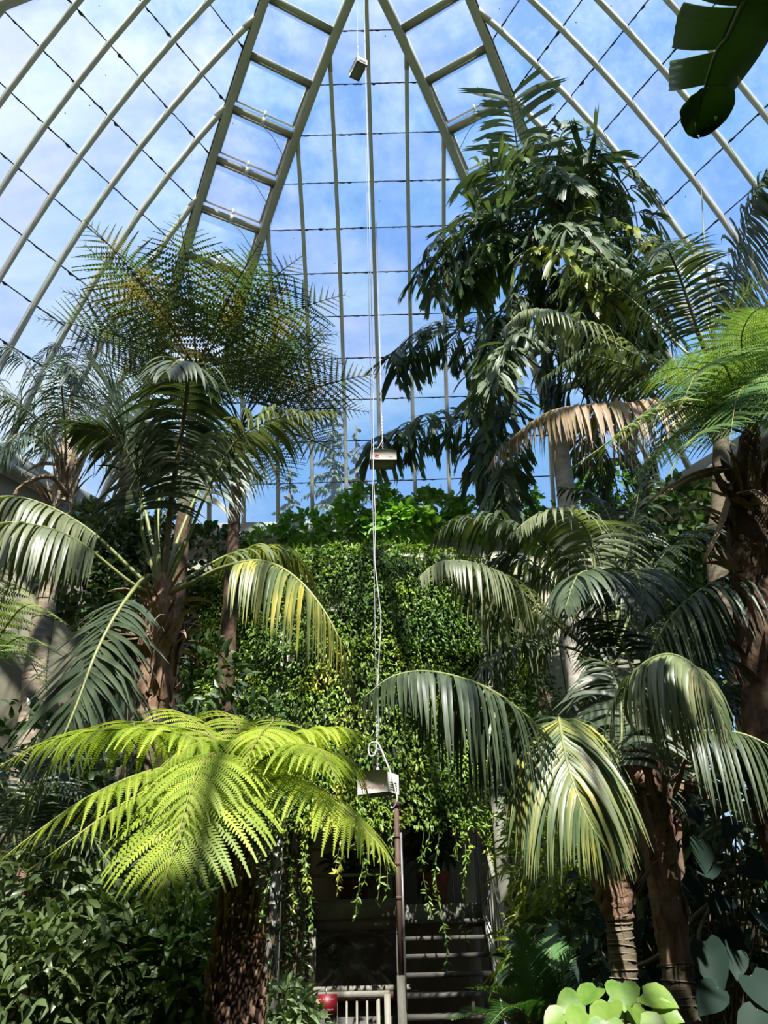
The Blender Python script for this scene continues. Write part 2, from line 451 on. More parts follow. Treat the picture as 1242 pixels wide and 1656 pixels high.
def glass_face(n, phi, label, split):
    global _pane_me
    root = thing('window_%d' % n, label, None, facept(phi, 0, 0), kind='structure')
    og = loc_of(root)
    imax = int(edge(0) / W)
    c, sn = math.cos(phi), math.sin(phi)
    tan = np.array([c, sn, 0])
    for i in range(-imax, imax + 1):
        t = i * W
        smax = float(np.interp(-abs(t), -edge(_s), _s))
        ks = [k for k in range(0, 13) if k < smax - 0.05] + [smax]
        pts = np.array([facept(phi, t, k, 0.0) for k in ks])
        T = nrmz(np.gradient(pts, axis=0)); inn = np.cross(T, tan)
        if inn[0] @ (np.array([AX[0], AX[1], ZE]) - pts[0]) < 0: inn = -inn
        bar = MB().sweep(pts, tan, inn, 0.062, 0.10).build('glazing_bar', M['metal'], root, og)
        if split and smax < 12:
            MB().beam(pts[-1] - T[-1] * .34 + inn[-1] * .05, pts[-1] - T[-1] * .02 + inn[-1] * .05, .068, .10, inn[-1]).build('end_bracket', M['sash'], bar, og)
    joined = MB()
    for k in range(0, int(S_TOP) + 1):
        e0, e1 = edge(k), max(edge(k + 1), 0.0)
        k1 = min(k + 1, S_TOP)
        for i in range(-imax - 1, imax + 1):
            q = [(i * W, k), ((i + 1) * W, k), ((i + 1) * W, k1), (i * W, k1)]
            for sg in (1, -1):
                q = clip_poly(q, lambda p: (e0 + (e1 - e0) * (p[1] - k) / (k1 - k)) - sg * p[0]) if len(q) > 2 else q
            if len(q) < 3: continue
            full = len(q) == 4 and abs(q[0][0] - i * W) < 1e-6 and abs(q[2][0] - (i + 1) * W) < 1e-6 and abs(q[3][0] - i * W) < 1e-6
            if not split:
                joined.poly([facept(phi, a, b) for a, b in q]); continue
            if full:
                if _pane_me is None:
                    po = _pane.build('pane', M['glass'], root); _pane_me = po.data
                else:
                    po = link('pane', _pane_me, root)
                a, b = facept(phi, i * W, k), facept(phi, i * W, k1 - 1e-6)
                dy = b - a; ln = np.linalg.norm(dy); dy = dy / ln; nr = np.cross(tan, dy)
                ce = (facept(phi, (i + .5) * W, k) + facept(phi, (i + .5) * W, k1 - 1e-6)) / 2 - og
                po.matrix_local = Matrix([[tan[r] * W, dy[r] * ln, nr[r] * 0.005, ce[r]] for r in range(3)] + [[0, 0, 0, 1]])
            else:
                top = np.array([facept(phi, a, min(b, k1 - 1e-6)) for a, b in q])
                nn = len(top)
                nr = nrmz(np.cross(top[1] - top[0], top[2] - top[0])) * 0.005
                m = MB().add(np.vstack([top, top + nr]), [list(range(nn))]); m.F.setdefault(nn, []).append(np.array([list(range(nn, 2 * nn))[::-1]]))
                for j in range(nn):
                    m.F.setdefault(4, []).append(np.array([[j, (j + 1) % nn, nn + (j + 1) % nn, nn + j]]))
                m.build('pane', M['glass'], root, og)
    if not split:
        joined.build('glass_sheet', M['glass'], root, og)
    # dirty putty joints along the rows, with clots of moss
    for k in range(1, int(S_TOP) + 1):
        ek = edge(k)
        m = MB()
        ts = np.arange(-ek, ek, 0.05)
        a = facept(phi, 0, k); b = facept(phi, 0, k - 0.02)
        dn = nrmz(b - a)
        nrm_in = np.cross(tan, dn); cen = np.array([AX[0], AX[1], ZE])
        if nrm_in @ (cen - a) < 0: nrm_in = -nrm_in
        wob = 0.006 + 0.016 * rng.random(len(ts)) ** 4
        blob = rng.random(len(ts)) < 0.05
        wob = wob + blob * rng.uniform(0.004, 0.022, len(ts))
        upw = 0.006 + 0.005 * rng.random(len(ts)) + blob * rng.uniform(0.0, 0.015, len(ts))
        base = np.array([facept(phi, t, k, 0.006) for t in ts])
        lo, hi_ = base + dn * wob[:, None], base - dn * upw[:, None]
        n_ = len(ts)
        v = np.stack([hi_, lo, lo + nrm_in * 0.012, hi_ + nrm_in * 0.012], 1).reshape(-1, 3)
        f = []
        for j in range(n_ - 1):
            for q in range(4):
                f.append([j * 4 + q, j * 4 + (q + 1) % 4, j * 4 + 4 + (q + 1) % 4, j * 4 + 4 + q])
        if f: m.add(v, f).build('glazing_joint', M['dirt'], root, og)
    return root


def strip_pt(psi, lat, s, inset=0.0):
    a, h = chord(apo, s), chord(hgt, s)
    k = min(int(s), 12)
    rr = (a - HB * math.sin(AL)) / math.cos(AL)
    r0 = (apo(k) - apo(k + 1)) / math.cos(AL)
    nd = np.array([hgt(k + 1) - hgt(k), r0]); nd = nd / np.linalg.norm(nd)
    rr = rr - inset * nd[0]; h = h - inset * nd[1]
    c, sn = math.cos(psi), math.sin(psi)
    return np.array([AX[0] + lat * c - rr * sn, AX[1] + lat * sn + rr * c, h])


def corner_strip(n, psi, label, detail):
    root = thing('window_%d' % n, label, None, strip_pt(psi, 0, 0), kind='structure')
    og = loc_of(root)
    c, sn = math.cos(psi), math.sin(psi)
    lat = np.array([c, sn, 0])
    ks = list(range(0, int(S_TOP) + 1)) + [S_TOP]
    for sg in (-1, 1):
        pts = np.array([strip_pt(psi, sg * HB, k, -0.03) for k in ks])
        T = nrmz(np.gradient(pts, axis=0)); inn = np.cross(T, lat)
        if inn[0] @ (np.array([AX[0], AX[1], ZE]) - pts[0]) < 0: inn = -inn
        MB().sweep(pts, lat, inn, 0.12, 0.19).build('hip_rail', M['rail'], root, og)
        MB().sweep(pts + lat * sg * 0.062 + inn * 0.02, lat, inn, 0.018, 0.10).build('rail_flange', M['dirt'], root, og)
    for k in range(1, int(S_TOP) + 1):
        a, b = strip_pt(psi, -HB + .05, k, 0.0), strip_pt(psi, HB - .05, k, 0.0)
        dn = nrmz(strip_pt(psi, 0, k - 0.02) - strip_pt(psi, 0, k)); up = np.cross(nrmz(b - a), dn)
        if up[2] < 0: up = -up
        vent = detail and 5 <= k <= 9
        m = MB().beam(a - up * .02 + dn * 0.0, b - up * .02, 0.09, 0.11, up).beam(a - up * .005 + dn * .065, b - up * .005 + dn * .065, 0.035, 0.06, up)
        m.build('rung', M['sash'] if vent else M['rail'], root, og)
        if vent:
            a2, b2 = a - dn * 0.11 + up * .03, b - dn * 0.11 + up * .03
            MB().beam(a2 + lat * .02, b2 - lat * .02, 0.035, 0.04, up).build('sash_bar', M['sash'], root, og)
            for sg in (-1, 1):
                p0 = strip_pt(psi, sg * (HB - .085), k + .16, 0.0); p1 = strip_pt(psi, sg * (HB - .085), min(k + .97, S_TOP), 0.0)
                MB().beam(p0, p1, 0.035, 0.035, up).build('sash_stile', M['sash'], root, og)
            mid = (a + b) / 2
            ac = MB().tube([mid - dn * .16 - up * .02, mid - dn * .02 - up * .07], 0.018, 8)
            ac.tube([mid - dn * .06 - up * .06, mid + dn * .06 - up * .10], 0.03, 8)
            ac.build('vent_actuator', M['box'], root, og)
            e_ = strip_pt(psi, (HB - .08) * (1 if psi > 0 else -1), k - .45, 0.09)
            cv = spline([mid + dn * .06 - up * .10, mid * .6 + e_ * .4 - up * .10, mid * .25 + e_ * .75 - up * .06, e_], 16)
            MB().tube(cv, 0.006, 5).build('actuator_cable', M['cord'], root, og)
    sheet = MB()
    for k in range(0, int(S_TOP) + 1):
        k1 = min(k + 1, S_TOP) - 1e-6
        q = np.array([strip_pt(psi, -HB, k), strip_pt(psi, HB, k), strip_pt(psi, HB, k1), strip_pt(psi, -HB, k1)])
        if detail:
            nr = nrmz(np.cross(q[1] - q[0], q[3] - q[0])) * 0.005
            MB().add(np.vstack([q, q + nr]), [[0, 1, 2, 3], [7, 6, 5, 4], [0, 4, 5, 1], [1, 5, 6, 2], [2, 6, 7, 3], [3, 7, 4, 0]]).build('pane', M['glass'], root, og)
        else:
            sheet.poly(q)
    if not detail: sheet.build('glass_sheet', M['glass'], root, og)


glass_face(1, 0, 'tall curved glazing of the back side of the dome behind the hanging sensors', True)
glass_face(2, R(60), 'curved glazing of the left side of the dome with white clouds behind', True)
glass_face(3, R(-60), 'curved glazing of the right side of the dome beyond the fishtail palm', True)
glass_face(4, R(120), 'near left side of the dome behind the viewer', False)
glass_face(5, R(-120), 'near right side of the dome behind the viewer', False)
glass_face(6, R(180), 'front side of the dome behind the viewer', False)
corner_strip(7, R(30), 'ladder-like corner strip of vents left of the back glazing', True)
corner_strip(8, R(-30), 'ladder-like corner strip of vents right of the back glazing', True)
corner_strip(9, R(90), 'corner strip of the dome at the top left edge of the photo', False)
corner_strip(10, R(-90), 'corner strip of the dome to the right of the viewer', False)
corner_strip(11, R(150), 'corner strip of the dome behind the viewer on the left', False)
corner_strip(12, R(-150), 'corner strip of the dome behind the viewer on the right', False)
# crown cap closing the vault
hexr = float(edge(S_TOP)) + HB / math.sin(AL) + 0.15
cap = MB()
hx = [(AX[0] + hexr * math.cos(R(60 * k)), AX[1] + hexr * math.sin(R(60 * k))) for k in range(6)]
z0 = float(hgt(S_TOP)) - .05
cap.add([(x, y, z0) for x, y in hx] + [(x, y, z0 + .12) for x, y in hx], [[0, 1, 2, 3, 4, 5], [11, 10, 9, 8, 7, 6]])
cap.F.setdefault(4, []).append(np.array([[i, (i + 1) % 6, 6 + (i + 1) % 6, 6 + i] for i in range(6)]))
tag(cap.build('ceiling', M['rail']), 'six-sided crown plate closing the top of the dome', None, kind='structure')

# walls below the eave, sills, floor
HALF = APO * math.tan(AL)
SIDES = {'back': 0, 'left': 60, 'right': -60, 'near_left': 120, 'near_right': -120, 'front': 180}


def wall_box(m, phi, t0, t1, z0, z1, d0=0.0, d1=0.25):
    c, sn = math.cos(phi), math.sin(phi)
    tan = np.array([c, sn, 0]); rad = np.array([-sn, c, 0])
    ce = np.array([AX[0], AX[1], 0]) + tan * (t0 + t1) / 2 + rad * (APO + (d0 + d1) / 2) + np.array([0, 0, (z0 + z1) / 2])
    m.box(ce, (t1 - t0) / 2, (d1 - d0) / 2, (z1 - z0) / 2, [tan, rad, [0, 0, 1]])
    return m


tn = 0
for nm, deg in SIDES.items():
    ph = R(deg)
    m = MB()
    if nm == 'right':
        for a, b, z0_, z1_ in ((-HALF, HALF, 0, 2.6), (-HALF, HALF, 5.4, ZE), (-HALF, -HALF + .5, 2.6, 5.4), (HALF - .5, HALF, 2.6, 5.4)):
            wall_box(m, ph, a, b, z0_, z1_)
    else:
        wall_box(m, ph, -HALF, HALF, 0, ZE)
    tag(m.build('wall_' + nm, M['concrete']), 'stained beige rendered wall on the %s side below the dome' % nm.replace('_', ' '), kind='structure')
    tn += 1
    m = wall_box(MB(), ph, -HALF + .06, HALF - .06, ZE - .24, ZE + .01, -.10, .0)
    wall_box(m, ph, -HALF + .06, HALF - .06, ZE - .34, ZE - .24, -.22, .0)
    tag(m.build('trim_%d' % tn, M['sill']), 'grey sill ledge under the %s glazing' % nm.replace('_', ' '), kind='structure')
wr = thing('window_13', 'low side window in the right wall behind the palm trunks', None, (AX[0] + 5, AX[1] + 3, 2.6), kind='structure')
_o = loc_of(wr)
for i in range(7):
    a = -HALF + .5 + i * (2 * HALF - 1.0) / 6
    wall_box(MB(), R(-60), a - .03, a + .03, 2.6, 5.4, .05, .15).build('glazing_bar', M['white'], wr, _o)
    if i < 6:
        wall_box(MB(), R(-60), a + .03, a + (2 * HALF - 1.0) / 6 - .03, 2.6, 5.4, .095, .10).build('pane', M['glass'], wr, _o)
m = MB()
m.add([(AX[0] + 8.6 * math.cos(R(60 * k)), AX[1] + 8.6 * math.sin(R(60 * k)), z) for z in (-.2, 0.0) for k in range(6)], [[0, 1, 2, 3, 4, 5], [11, 10, 9, 8, 7, 6]])
tag(m.build('floor', M['soil']), 'dark soil floor of the planted beds', kind='structure')
m = MB().box((0, 20, -.6), 140, 140, .3)
tag(m.build('ground', solid('lawn outside', (0.05, 0.10, 0.03), (0.09, 0.15, 0.05), 0.9, 0.5)), 'lawn outside the greenhouse', kind='structure')

# ------------------------------------------------------------------ plant builders
DOWN = np.array([0, 0, -1.0])


def leaf_strips(base, d, nrm, L, w, droop, K=6, prof='lance', fold=0.12):
    n = len(base)
    L = np.broadcast_to(L, n).astype(float); w = np.broadcast_to(w, n).astype(float); droop = np.broadcast_to(droop, n).astype(float)
    p = base.copy(); dv = nrmz(d); nm = nrmz(nrm - dv * (nrm * dv).sum(1, keepdims=True))
    out = np.zeros((n, K + 1, 3, 3))
    for k in range(K + 1):
        u = k / K
        if prof == 'lance':
            wd = min(1.0, .35 + u / .22) if u < .22 else max(0.03, 1 - ((u - .22) / .78) ** 1.7)
        elif prof == 'round':
            wd = max(0.02, math.sin(math.pi * min(1, .06 + .94 * u ** .8)) ** .7)
        else:
            wd = 1.0
        sd = nrmz(np.cross(dv, nm))
        hw = (w * wd / 2)[:, None]
        lift = nm * hw * fold * 2
        out[:, k, 0] = p - sd * hw + lift; out[:, k, 1] = p; out[:, k, 2] = p + sd * hw + lift
        dn = nrmz(dv + DOWN * (droop / K)[:, None])
        nm = nrmz(nm - dn * (nm * dn).sum(1, keepdims=True)); dv = dn
        p = p + dv * (L / K)[:, None]
    return out


def strip_faces(K):
    f = []
    for k in range(K):
        b = k * 3
        f += [[b, b + 1, b + 4, b + 3], [b + 1, b + 2, b + 5, b + 4]]
    return np.array(f)


def add_strips(mb, S):
    n, K1 = S.shape[:2]
    f = strip_faces(K1 - 1)
    mb.add(S.reshape(-1, 3), (f[None] + (np.arange(n) * K1 * 3)[:, None, None]).reshape(-1, 4))


def frame(sp, roll=0.0):
    T = nrmz(np.gradient(sp, axis=0))
    up = np.array([0, 0, 1.0])
    S = np.cross(T, up)
    bad = np.linalg.norm(S, axis=1) < 0.12
    S = nrmz(S)
    for i in range(1, len(S)):                      # keep side vectors consistent when the spine goes over the vertical
        if bad[i] or S[i] @ S[i - 1] < 0:
            v = S[i - 1] - T[i] * (S[i - 1] @ T[i])
            S[i] = nrmz(v)
    Nn = np.cross(S, T)
    if roll:
        c, s_ = math.cos(roll), math.sin(roll)
        S, Nn = S * c + Nn * s_, Nn * c - S * s_
    return T, S, Nn


def at_t(arr, t):
    x = np.linspace(0, 1, len(arr))
    return np.stack([np.interp(t, x, arr[:, k]) for k in range(3)], 1)


def palm_frond(root, ctrl, n=48, L=0.55, w=0.040, droop=1.4, t0=0.28, roll=0.0, mat='kentia', rmat='rachis', fwd=(0.35, 1.0), lift=0.15,
               split=False, r0=0.016, tip=0.45, K=6, jit=0.12, sides=(1, -1), mix=None):
    sp = spline([P(*c) for c in ctrl], 60)
    T, S, Nn = frame(sp, roll)
    og = loc_of(root)
    fr = MB().tube(sp, np.linspace(r0, r0 * .22, 60), 6).build('frond', M[rmat], root, og, True)
    allS = []
    for sg in sides:
        t = np.clip(np.linspace(t0, 0.995, n) + rng.normal(0, .003, n), 0, 1)
        q = (t - t0) / (1 - t0)
        b = at_t(sp, t); tt, ss_, nn_ = nrmz(at_t(T, t)), nrmz(at_t(S, t)), nrmz(at_t(Nn, t))
        a = fwd[0] + (fwd[1] - fwd[0]) * q ** 1.5 + rng.normal(0, jit * .6, n)
        d = sg * ss_ * np.cos(a)[:, None] + tt * np.sin(a)[:, None] + nn_ * (lift + rng.normal(0, jit, n))[:, None]
        ln = L * (0.55 + 0.45 * np.sin(np.pi * np.clip(q * 1.15 + .12, 0, 1))) * np.where(q > .6, 1 - (1 - tip) * ((q - .6) / .4) ** 1.3, 1) * rng.uniform(.92, 1.06, n)
        allS.append(leaf_strips(b, d, nn_, ln, w * (0.75 + .25 * np.sin(np.pi * q)), droop * rng.uniform(.8, 1.2, n), K))
    allS = np.concatenate(allS)
    if split:
        f = strip_faces(K)
        for s_ in allS:
            MB().add(s_.reshape(-1, 3), f).build('leaflet', M[mat], fr, og, True)
    else:
        mb = MB(); add_strips(mb, allS)
        tag(mb.build('leaflets', M[mat], fr, og, True), None, kind='stuff')
    return fr


def fern_frond(root, ctrl, n=26, L=0.30, droop=0.9, t0=0.14, roll=0.0, mat='fern_bright', rmat='fern_rachis', m=16, split=False, r0=0.010, pin=0.30, fwd=(0.1, 0.8), lift=0.05, pts=None, upk=0.0):
    sp = spline([P(*c) for c in ctrl] if pts is None else pts, 50)
    T, S, Nn = frame(sp, roll)
    og = loc_of(root)
    fr = MB().tube(sp, np.linspace(r0, r0 * .25, 50), 5).build('frond', M[rmat], root, og, True)
    K = m
    joined = MB()
    for sg in (1, -1):
        t = np.linspace(t0, 0.985, n); q = (t - t0) / (1 - t0)
        b = at_t(sp, t); tt, ss_, nn_ = nrmz(at_t(T, t)), nrmz(at_t(S, t)), nrmz(at_t(Nn, t))
        a = fwd[0] + (fwd[1] - fwd[0]) * q ** 1.6 + rng.normal(0, .04, n)
        d = nrmz(sg * ss_ * np.cos(a)[:, None] + tt * np.sin(a)[:, None] + nn_ * (lift + rng.normal(0, .05, n))[:, None])
        ln = L * np.clip(0.5 + 0.5 * np.sin(np.pi * np.clip(q * .9 + .18, 0, 1)), .05, 1) * np.where(q > .5, 1 - .82 * ((q - .5) / .5) ** 1.7, 1)
        ln = np.maximum(ln, L * .15)
        # centre line of every pinna
        p = b.copy(); dv = d.copy(); nm = nn_.copy()
        pos, dirs, sds = [p.copy()], [dv.copy()], []
        for k in range(K):
            dn = nrmz(dv + DOWN * (droop / K) * rng.uniform(.8, 1.2, (n, 1)))
            nm = nrmz(nm - dn * (nm * dn).sum(1, keepdims=True)); dv = dn
            p = p + dv * (ln / K)[:, None]
            pos.append(p.copy()); dirs.append(dv.copy())
        pos = np.stack(pos, 1); dirs = np.stack(dirs, 1)
        nmk = np.stack([nn_] * (K + 1), 1)
        nmk = nrmz(nmk - dirs * (nmk * dirs).sum(-1, keepdims=True))
        sd = np.cross(dirs, nmk)
        quads = []
        u = np.linspace(0, 1, K + 1)
        step = (ln / K)[:, None]
        for s2 in (1, -1):
            for k in range(K):
                uu = (k + .5) / K
                pl = ln * pin * (0.9 if uu < .12 else (1 - ((uu - .12) / .88) ** 1.0 * .96)) * .62
                b0 = pos[:, k] * .95 + pos[:, k + 1] * .05; b1 = pos[:, k] * .30 + pos[:, k + 1] * .70
                dd = nrmz(s2 * sd[:, k] * .92 + dirs[:, k] * .42 + nmk[:, k] * (-.12 + upk))
                tipp = (b0 + b1) / 2 + dd * pl[:, None]
                m1 = b1 + dd * (pl * .62)[:, None]
                m0 = b0 + dd * (pl * .55)[:, None]
                quads.append(np.stack([b0, b1, m1, tipp, m0], 1))
        quads = np.stack(quads, 1)        # n, 2K, 5, 3
        # a thin midrib as a narrow strip
        rib = np.stack([pos - sd * (.010 * ln)[:, None, None], pos + sd * (.010 * ln)[:, None, None]], 2)   # n,K+1,2,3
        for j in range(n):
            mb = MB() if split else joined
            mb.add(quads[j].reshape(-1, 3), np.arange(2 * K * 5).reshape(-1, 5))
            mb.add(rib[j].reshape(-1, 3), [[2 * k, 2 * k + 1, 2 * k + 3, 2 * k + 2] for k in range(K)])
            if split: mb.build('pinna', M[mat], fr, og)
    if not split:
        tag(joined.build('pinnae', M[mat], fr, og), None, kind='stuff')
    return fr


def radial_ctrl(c, az, el, length, sag, k=6):
    """arching spine leaving c at azimuth/elevation and bending down"""
    p = np.array(c, float); out = [p.copy()]
    d = np.array([math.cos(az) * math.cos(el), math.sin(az) * math.cos(el), math.sin(el)])
    for i in range(k):
        p = p + d * length / k; out.append(p.copy())
        d = nrmz(d + DOWN * sag / k)
    return out


def trunk(root, pts, radii, mat, name='trunk', k=14, n=40, bumps=0.05, rings=0):
    sp = spline(pts, n)
    r = np.interp(np.linspace(0, 1, n), np.linspace(0, 1, len(radii)), radii)
    rr = np.repeat(r[:, None], k, 1) * (1 + rng.normal(0, bumps, (n, k)))
    if rings:
        rr = rr * (1 + 0.06 * (np.arange(n) % 2)[:, None])
    o = MB().tube(sp, rr, k).build(name, M[mat], root, loc_of(root), True)
    return o, sp, r


def fibres(root, c, n, r, L, mat='fibre', up=0.6, name='leaf_base', w=0.03, spread=0.5):
    """torn dry leaf bases sticking out of a crown; c is a polyline of the trunk part they sit on"""
    og = loc_of(root)
    c = np.asarray(c)
    for i in range(n):
        t = rng.random()
        b = c[0] * (1 - t) + c[1] * t
        az = rng.uniform(0, 2 * math.pi)
        out = np.array([math.cos(az), math.sin(az), 0])
        d = nrmz(out * spread + np.array([0, 0, up]) + rng.normal(0, .15, 3))
        S = leaf_strips((b + out * r)[None], d[None], out[None], L * rng.uniform(.4, 1.2), w * rng.uniform(.5, 1.5), rng.uniform(-.2, 1.6), 5, 'lance', .25)
        mb = MB(); add_strips(mb, S); mb.build(name, M[mat], root, og, True)


def ring_scars(root, sp, r, zs, mat='scar'):
    og = loc_of(root)
    for z in zs:
        i = int(np.argmin(abs(sp[:, 2] - z)))
        c = sp[i]; rad = r[i] * 1.03
        an = np.linspace(0, 2 * math.pi, 19)
        ti = rng.normal(0, .006, 2)
        pts = np.array([c + [rad * math.cos(a), rad * math.sin(a), ti[0] * math.cos(a) + ti[1] * math.sin(a)] for a in an])
        MB().tube(pts, 0.0038 * rng.uniform(.6, 1.3), 5, False).build('ring_scar', M[mat], root, og, True)


def leaf_cloud(mb, cen, rad, n, L, w, droop=0.5, prof='lance', K=3, shell=0.5, up=0.3, jitter=0.4, fold=.15):
    cen, rad = np.asarray(cen, float), np.asarray(rad, float)
    v = nrmz(rng.normal(0, 1, (n, 3)))
    rr = (shell + (1 - shell) * rng.random(n)) ** .6
    b = cen + v * rr[:, None] * rad
    d = nrmz(v * [1, 1, .6] + rng.normal(0, jitter, (n, 3)) + [0, 0, up * .3])
    nm = nrmz(np.cross(d, rng.normal(0, 1, (n, 3))) * .6 + [0, 0, up * 2.0] + v * .5)
    add_strips(mb, leaf_strips(b, d, nm, L * rng.uniform(.6, 1.25, n), w * rng.uniform(.7, 1.2, n), droop * rng.uniform(.4, 1.5, n), K, prof, fold))


def shrub(name, label, cat, blobs, mat, L, w, stems=6, base=None, group=None, prof='lance', droop=.6, K=4, smat='stem', shell=.45, up=.3):
    """blobs: list of (x, y, Y, rx, ry, rz, n)"""
    cs = [P(b[0], b[1], b[2]) for b in blobs]
    foot = np.mean(cs, 0)
    foot = np.array([foot[0], foot[1], 0.0]) if base is None else np.array(base, float)
    root = thing(name, label, cat, foot, group)
    mb = MB()
    for b, c in zip(blobs, cs):
        leaf_cloud(mb, c, b[3:6], b[6], L, w, droop, prof, K, shell, up)
    tag(mb.build('foliage', M[mat], root, foot, True), None, kind='stuff')
    for i in range(stems):
        c = cs[i % len(cs)] + rng.normal(0, .4, 3) * np.array(blobs[i % len(cs)][3:6])
        b0 = foot + np.array([*rng.normal(0, .12, 2), 0])
        MB().tube(spline([b0, (b0 * .5 + c * .5) + [*rng.normal(0, .08, 2), .1], c], 14), np.linspace(.016, .005, 14), 6).build('stem', M[smat], root, foot, True)
    return root

# ------------------------------------------------------------------ bright tree fern in the foreground
def ground(p): return np.array([p[0], p[1], 0.0])


fe_top = P(384, 1285, 4.0)
fe_pts = [np.array([P(372, 1656, 4.0)[0], 4.0, 0.0]), P(376, 1650, 4.0), P(384, 1520, 4.0), P(386, 1420, 4.0), P(378, 1350, 4.0), fe_top]
fern1 = thing('tree_fern', 'bright lime green tree fern in the foreground on a dark stubby trunk', 'tree fern', fe_pts[0])
o_, sp_, r_ = trunk(fern1, fe_pts, [.13, .125, .112, .122, .122, .105, .06, .03], 'trunk_fern', k=18, n=60, bumps=.06)
_stub = None
for i in range(270):
    t = 1 - rng.random() ** 1.5 * .62 - .03
    j = int(t * 59); c = sp_[j]; rad = r_[j]
    az = rng.uniform(math.pi * .9, math.pi * 2.1)
    out = np.array([math.cos(az), math.sin(az), 0])
    if _stub is None:
        _stub = MB().tube([(0, 0, -.05), (0, 0, .02), (.004, 0, .055)], [.006, .0085, .008], 6).build('leaf_stub', M['stub'], fern1).data
        so = [x for x in fern1.children if x.name.startswith('leaf_stub')][0]
    else:
        so = link('leaf_stub', _stub, fern1)
    d = nrmz(out * rng.uniform(.16, .42) + [0, 0, 1.0])
    so.rotation_euler = Vector(d).to_track_quat('Z', 'X').to_euler()
    so.scale = (rng.uniform(.8, 1.25),) * 2 + (rng.uniform(.6, 1.25),)
    so.location = tuple(c + out * rad * 1.02 - fe_pts[0])
c0 = (385, 1268, 4.0)
E_FR = [  # ctrl, L, n, split, roll
    ([c0, (350, 1215, 3.95), (270, 1182, 3.9), (150, 1182, 3.85), (60, 1206, 3.8), (-10, 1245, 3.75)], .30, 30, True, 0.0),
    ([c0, (360, 1205, 4.1), (290, 1176, 4.2), (200, 1168, 4.3), (110, 1185, 4.35)], .26, 24, False, 0.0),
    ([c0, (340, 1240, 3.85), (250, 1245, 3.7), (150, 1285, 3.55), (60, 1345, 3.45), (0, 1392, 3.4)], .27, 30, True, 0.0),
    ([c0, (335, 1255, 3.75), (260, 1268, 3.55), (180, 1312, 3.4), (110, 1362, 3.3), (40, 1412, 3.25)], .20, 28, True, 0.0),
    ([c0, (362, 1222, 3.75), (335, 1225, 3.5), (310, 1275, 3.3), (287, 1352, 3.2)], .28, 24, True, 0.0),
    ([c0, (352, 1250, 3.75), (318, 1285, 3.45), (283, 1370, 3.25), (262, 1440, 3.2), (249, 1488, 3.18)], .36, 28, True, 0.0),
    ([c0, (425, 1228, 3.85), (475, 1205, 3.7), (520, 1215, 3.55), (545, 1262, 3.45)], .28, 24, True, 0.0),
    ([c0, (420, 1220, 4.05), (480, 1187, 4.1), (550, 1178, 4.1), (618, 1196, 4.1)], .27, 26, False, 0.0),
    ([c0, (425, 1262, 3.95), (480, 1258, 3.85), (540, 1290, 3.75), (600, 1352, 3.65), (645, 1408, 3.6)], .30, 30, True, 0.0),
    ([c0, (430, 1245, 4.1), (510, 1215, 4.25), (575, 1240, 4.3), (603, 1312, 4.3)], .28, 24, False, 0.0),
    ([c0, (350, 1200, 4.2), (310, 1163, 4.4), (270, 1147, 4.6), (225, 1155, 4.8)], .24, 22, False, 0.0),
    ([c0, (390, 1195, 4.3), (375, 1160, 4.6), (345, 1150, 4.9), (310, 1172, 5.1)], .24, 22, False, 0.0),
    ([c0, (410, 1200, 4.3), (440, 1168, 4.6), (435, 1160, 5.0), (400, 1180, 5.3)], .24, 22, False, 0.0),
    ([c0, (405, 1215, 3.9), (430, 1180, 3.8), (420, 1190, 3.55), (395, 1235, 3.4)], .20, 20, False, 0.0),
    ([c0, (370, 1225, 3.9), (345, 1200, 3.8), (300, 1210, 3.7), (255, 1250, 3.6)], .24, 22, False, 0.0),
]
for ctrl, L, n, sp, ro in E_FR:
    fern_frond(fern1, ctrl, n=int(n * .92), L=L * 1.24, split=sp, m=24, droop=1.1, fwd=(.15, .95), roll=ro, pin=.205)
for k in range(3):
    MB().tube(spline([P(380, 1300, 4.0), P(388 + 6 * k, 1268 - 6 * k, 3.95), P(398 + 4 * k, 1250 - 8 * k, 3.93)], 10), np.linspace(.009, .005, 10), 6).build('crozier_stalk', M['rachis_brown'], fern1, loc_of(fern1), True)

# ------------------------------------------------------------------ kentia palm, left of centre
ca = (263, 965, 5.2)
pa = ground(P(250, 1400, 5.2))
palmA = thing('kentia_palm', 'tall kentia palm left of centre with a brown fibrous crownshaft', 'palm', pa)
trunk(palmA, [pa, P(250, 1400, 5.2), P(245, 1150, 5.2)], [.11, .10, .095], 'trunk_green', n=40, rings=1)
_, spa, ra = trunk(palmA, [P(245, 1160, 5.2), P(252, 1110, 5.2), P(258, 1040, 5.2), P(264, 960, 5.2), P(264, 930, 5.2)], [.092, .115, .125, .12, .05], 'trunk_brown', 'crownshaft', n=30, bumps=.07)
fibres(palmA, [P(255, 1060, 5.2), P(264, 960, 5.2)], 46, .10, .30, up=.5, spread=.5)
fibres(palmA, [P(248, 1140, 5.2), P(262, 970, 5.2)], 44, .105, .26, up=1.0, spread=.13, w=.085, name='leaf_sheath', mat='trunk_brown')
fibres(palmA, [P(275, 1045, 5.2), P(280, 1020, 5.2)], 16, .09, .5, up=.25, spread=.9, w=.02)
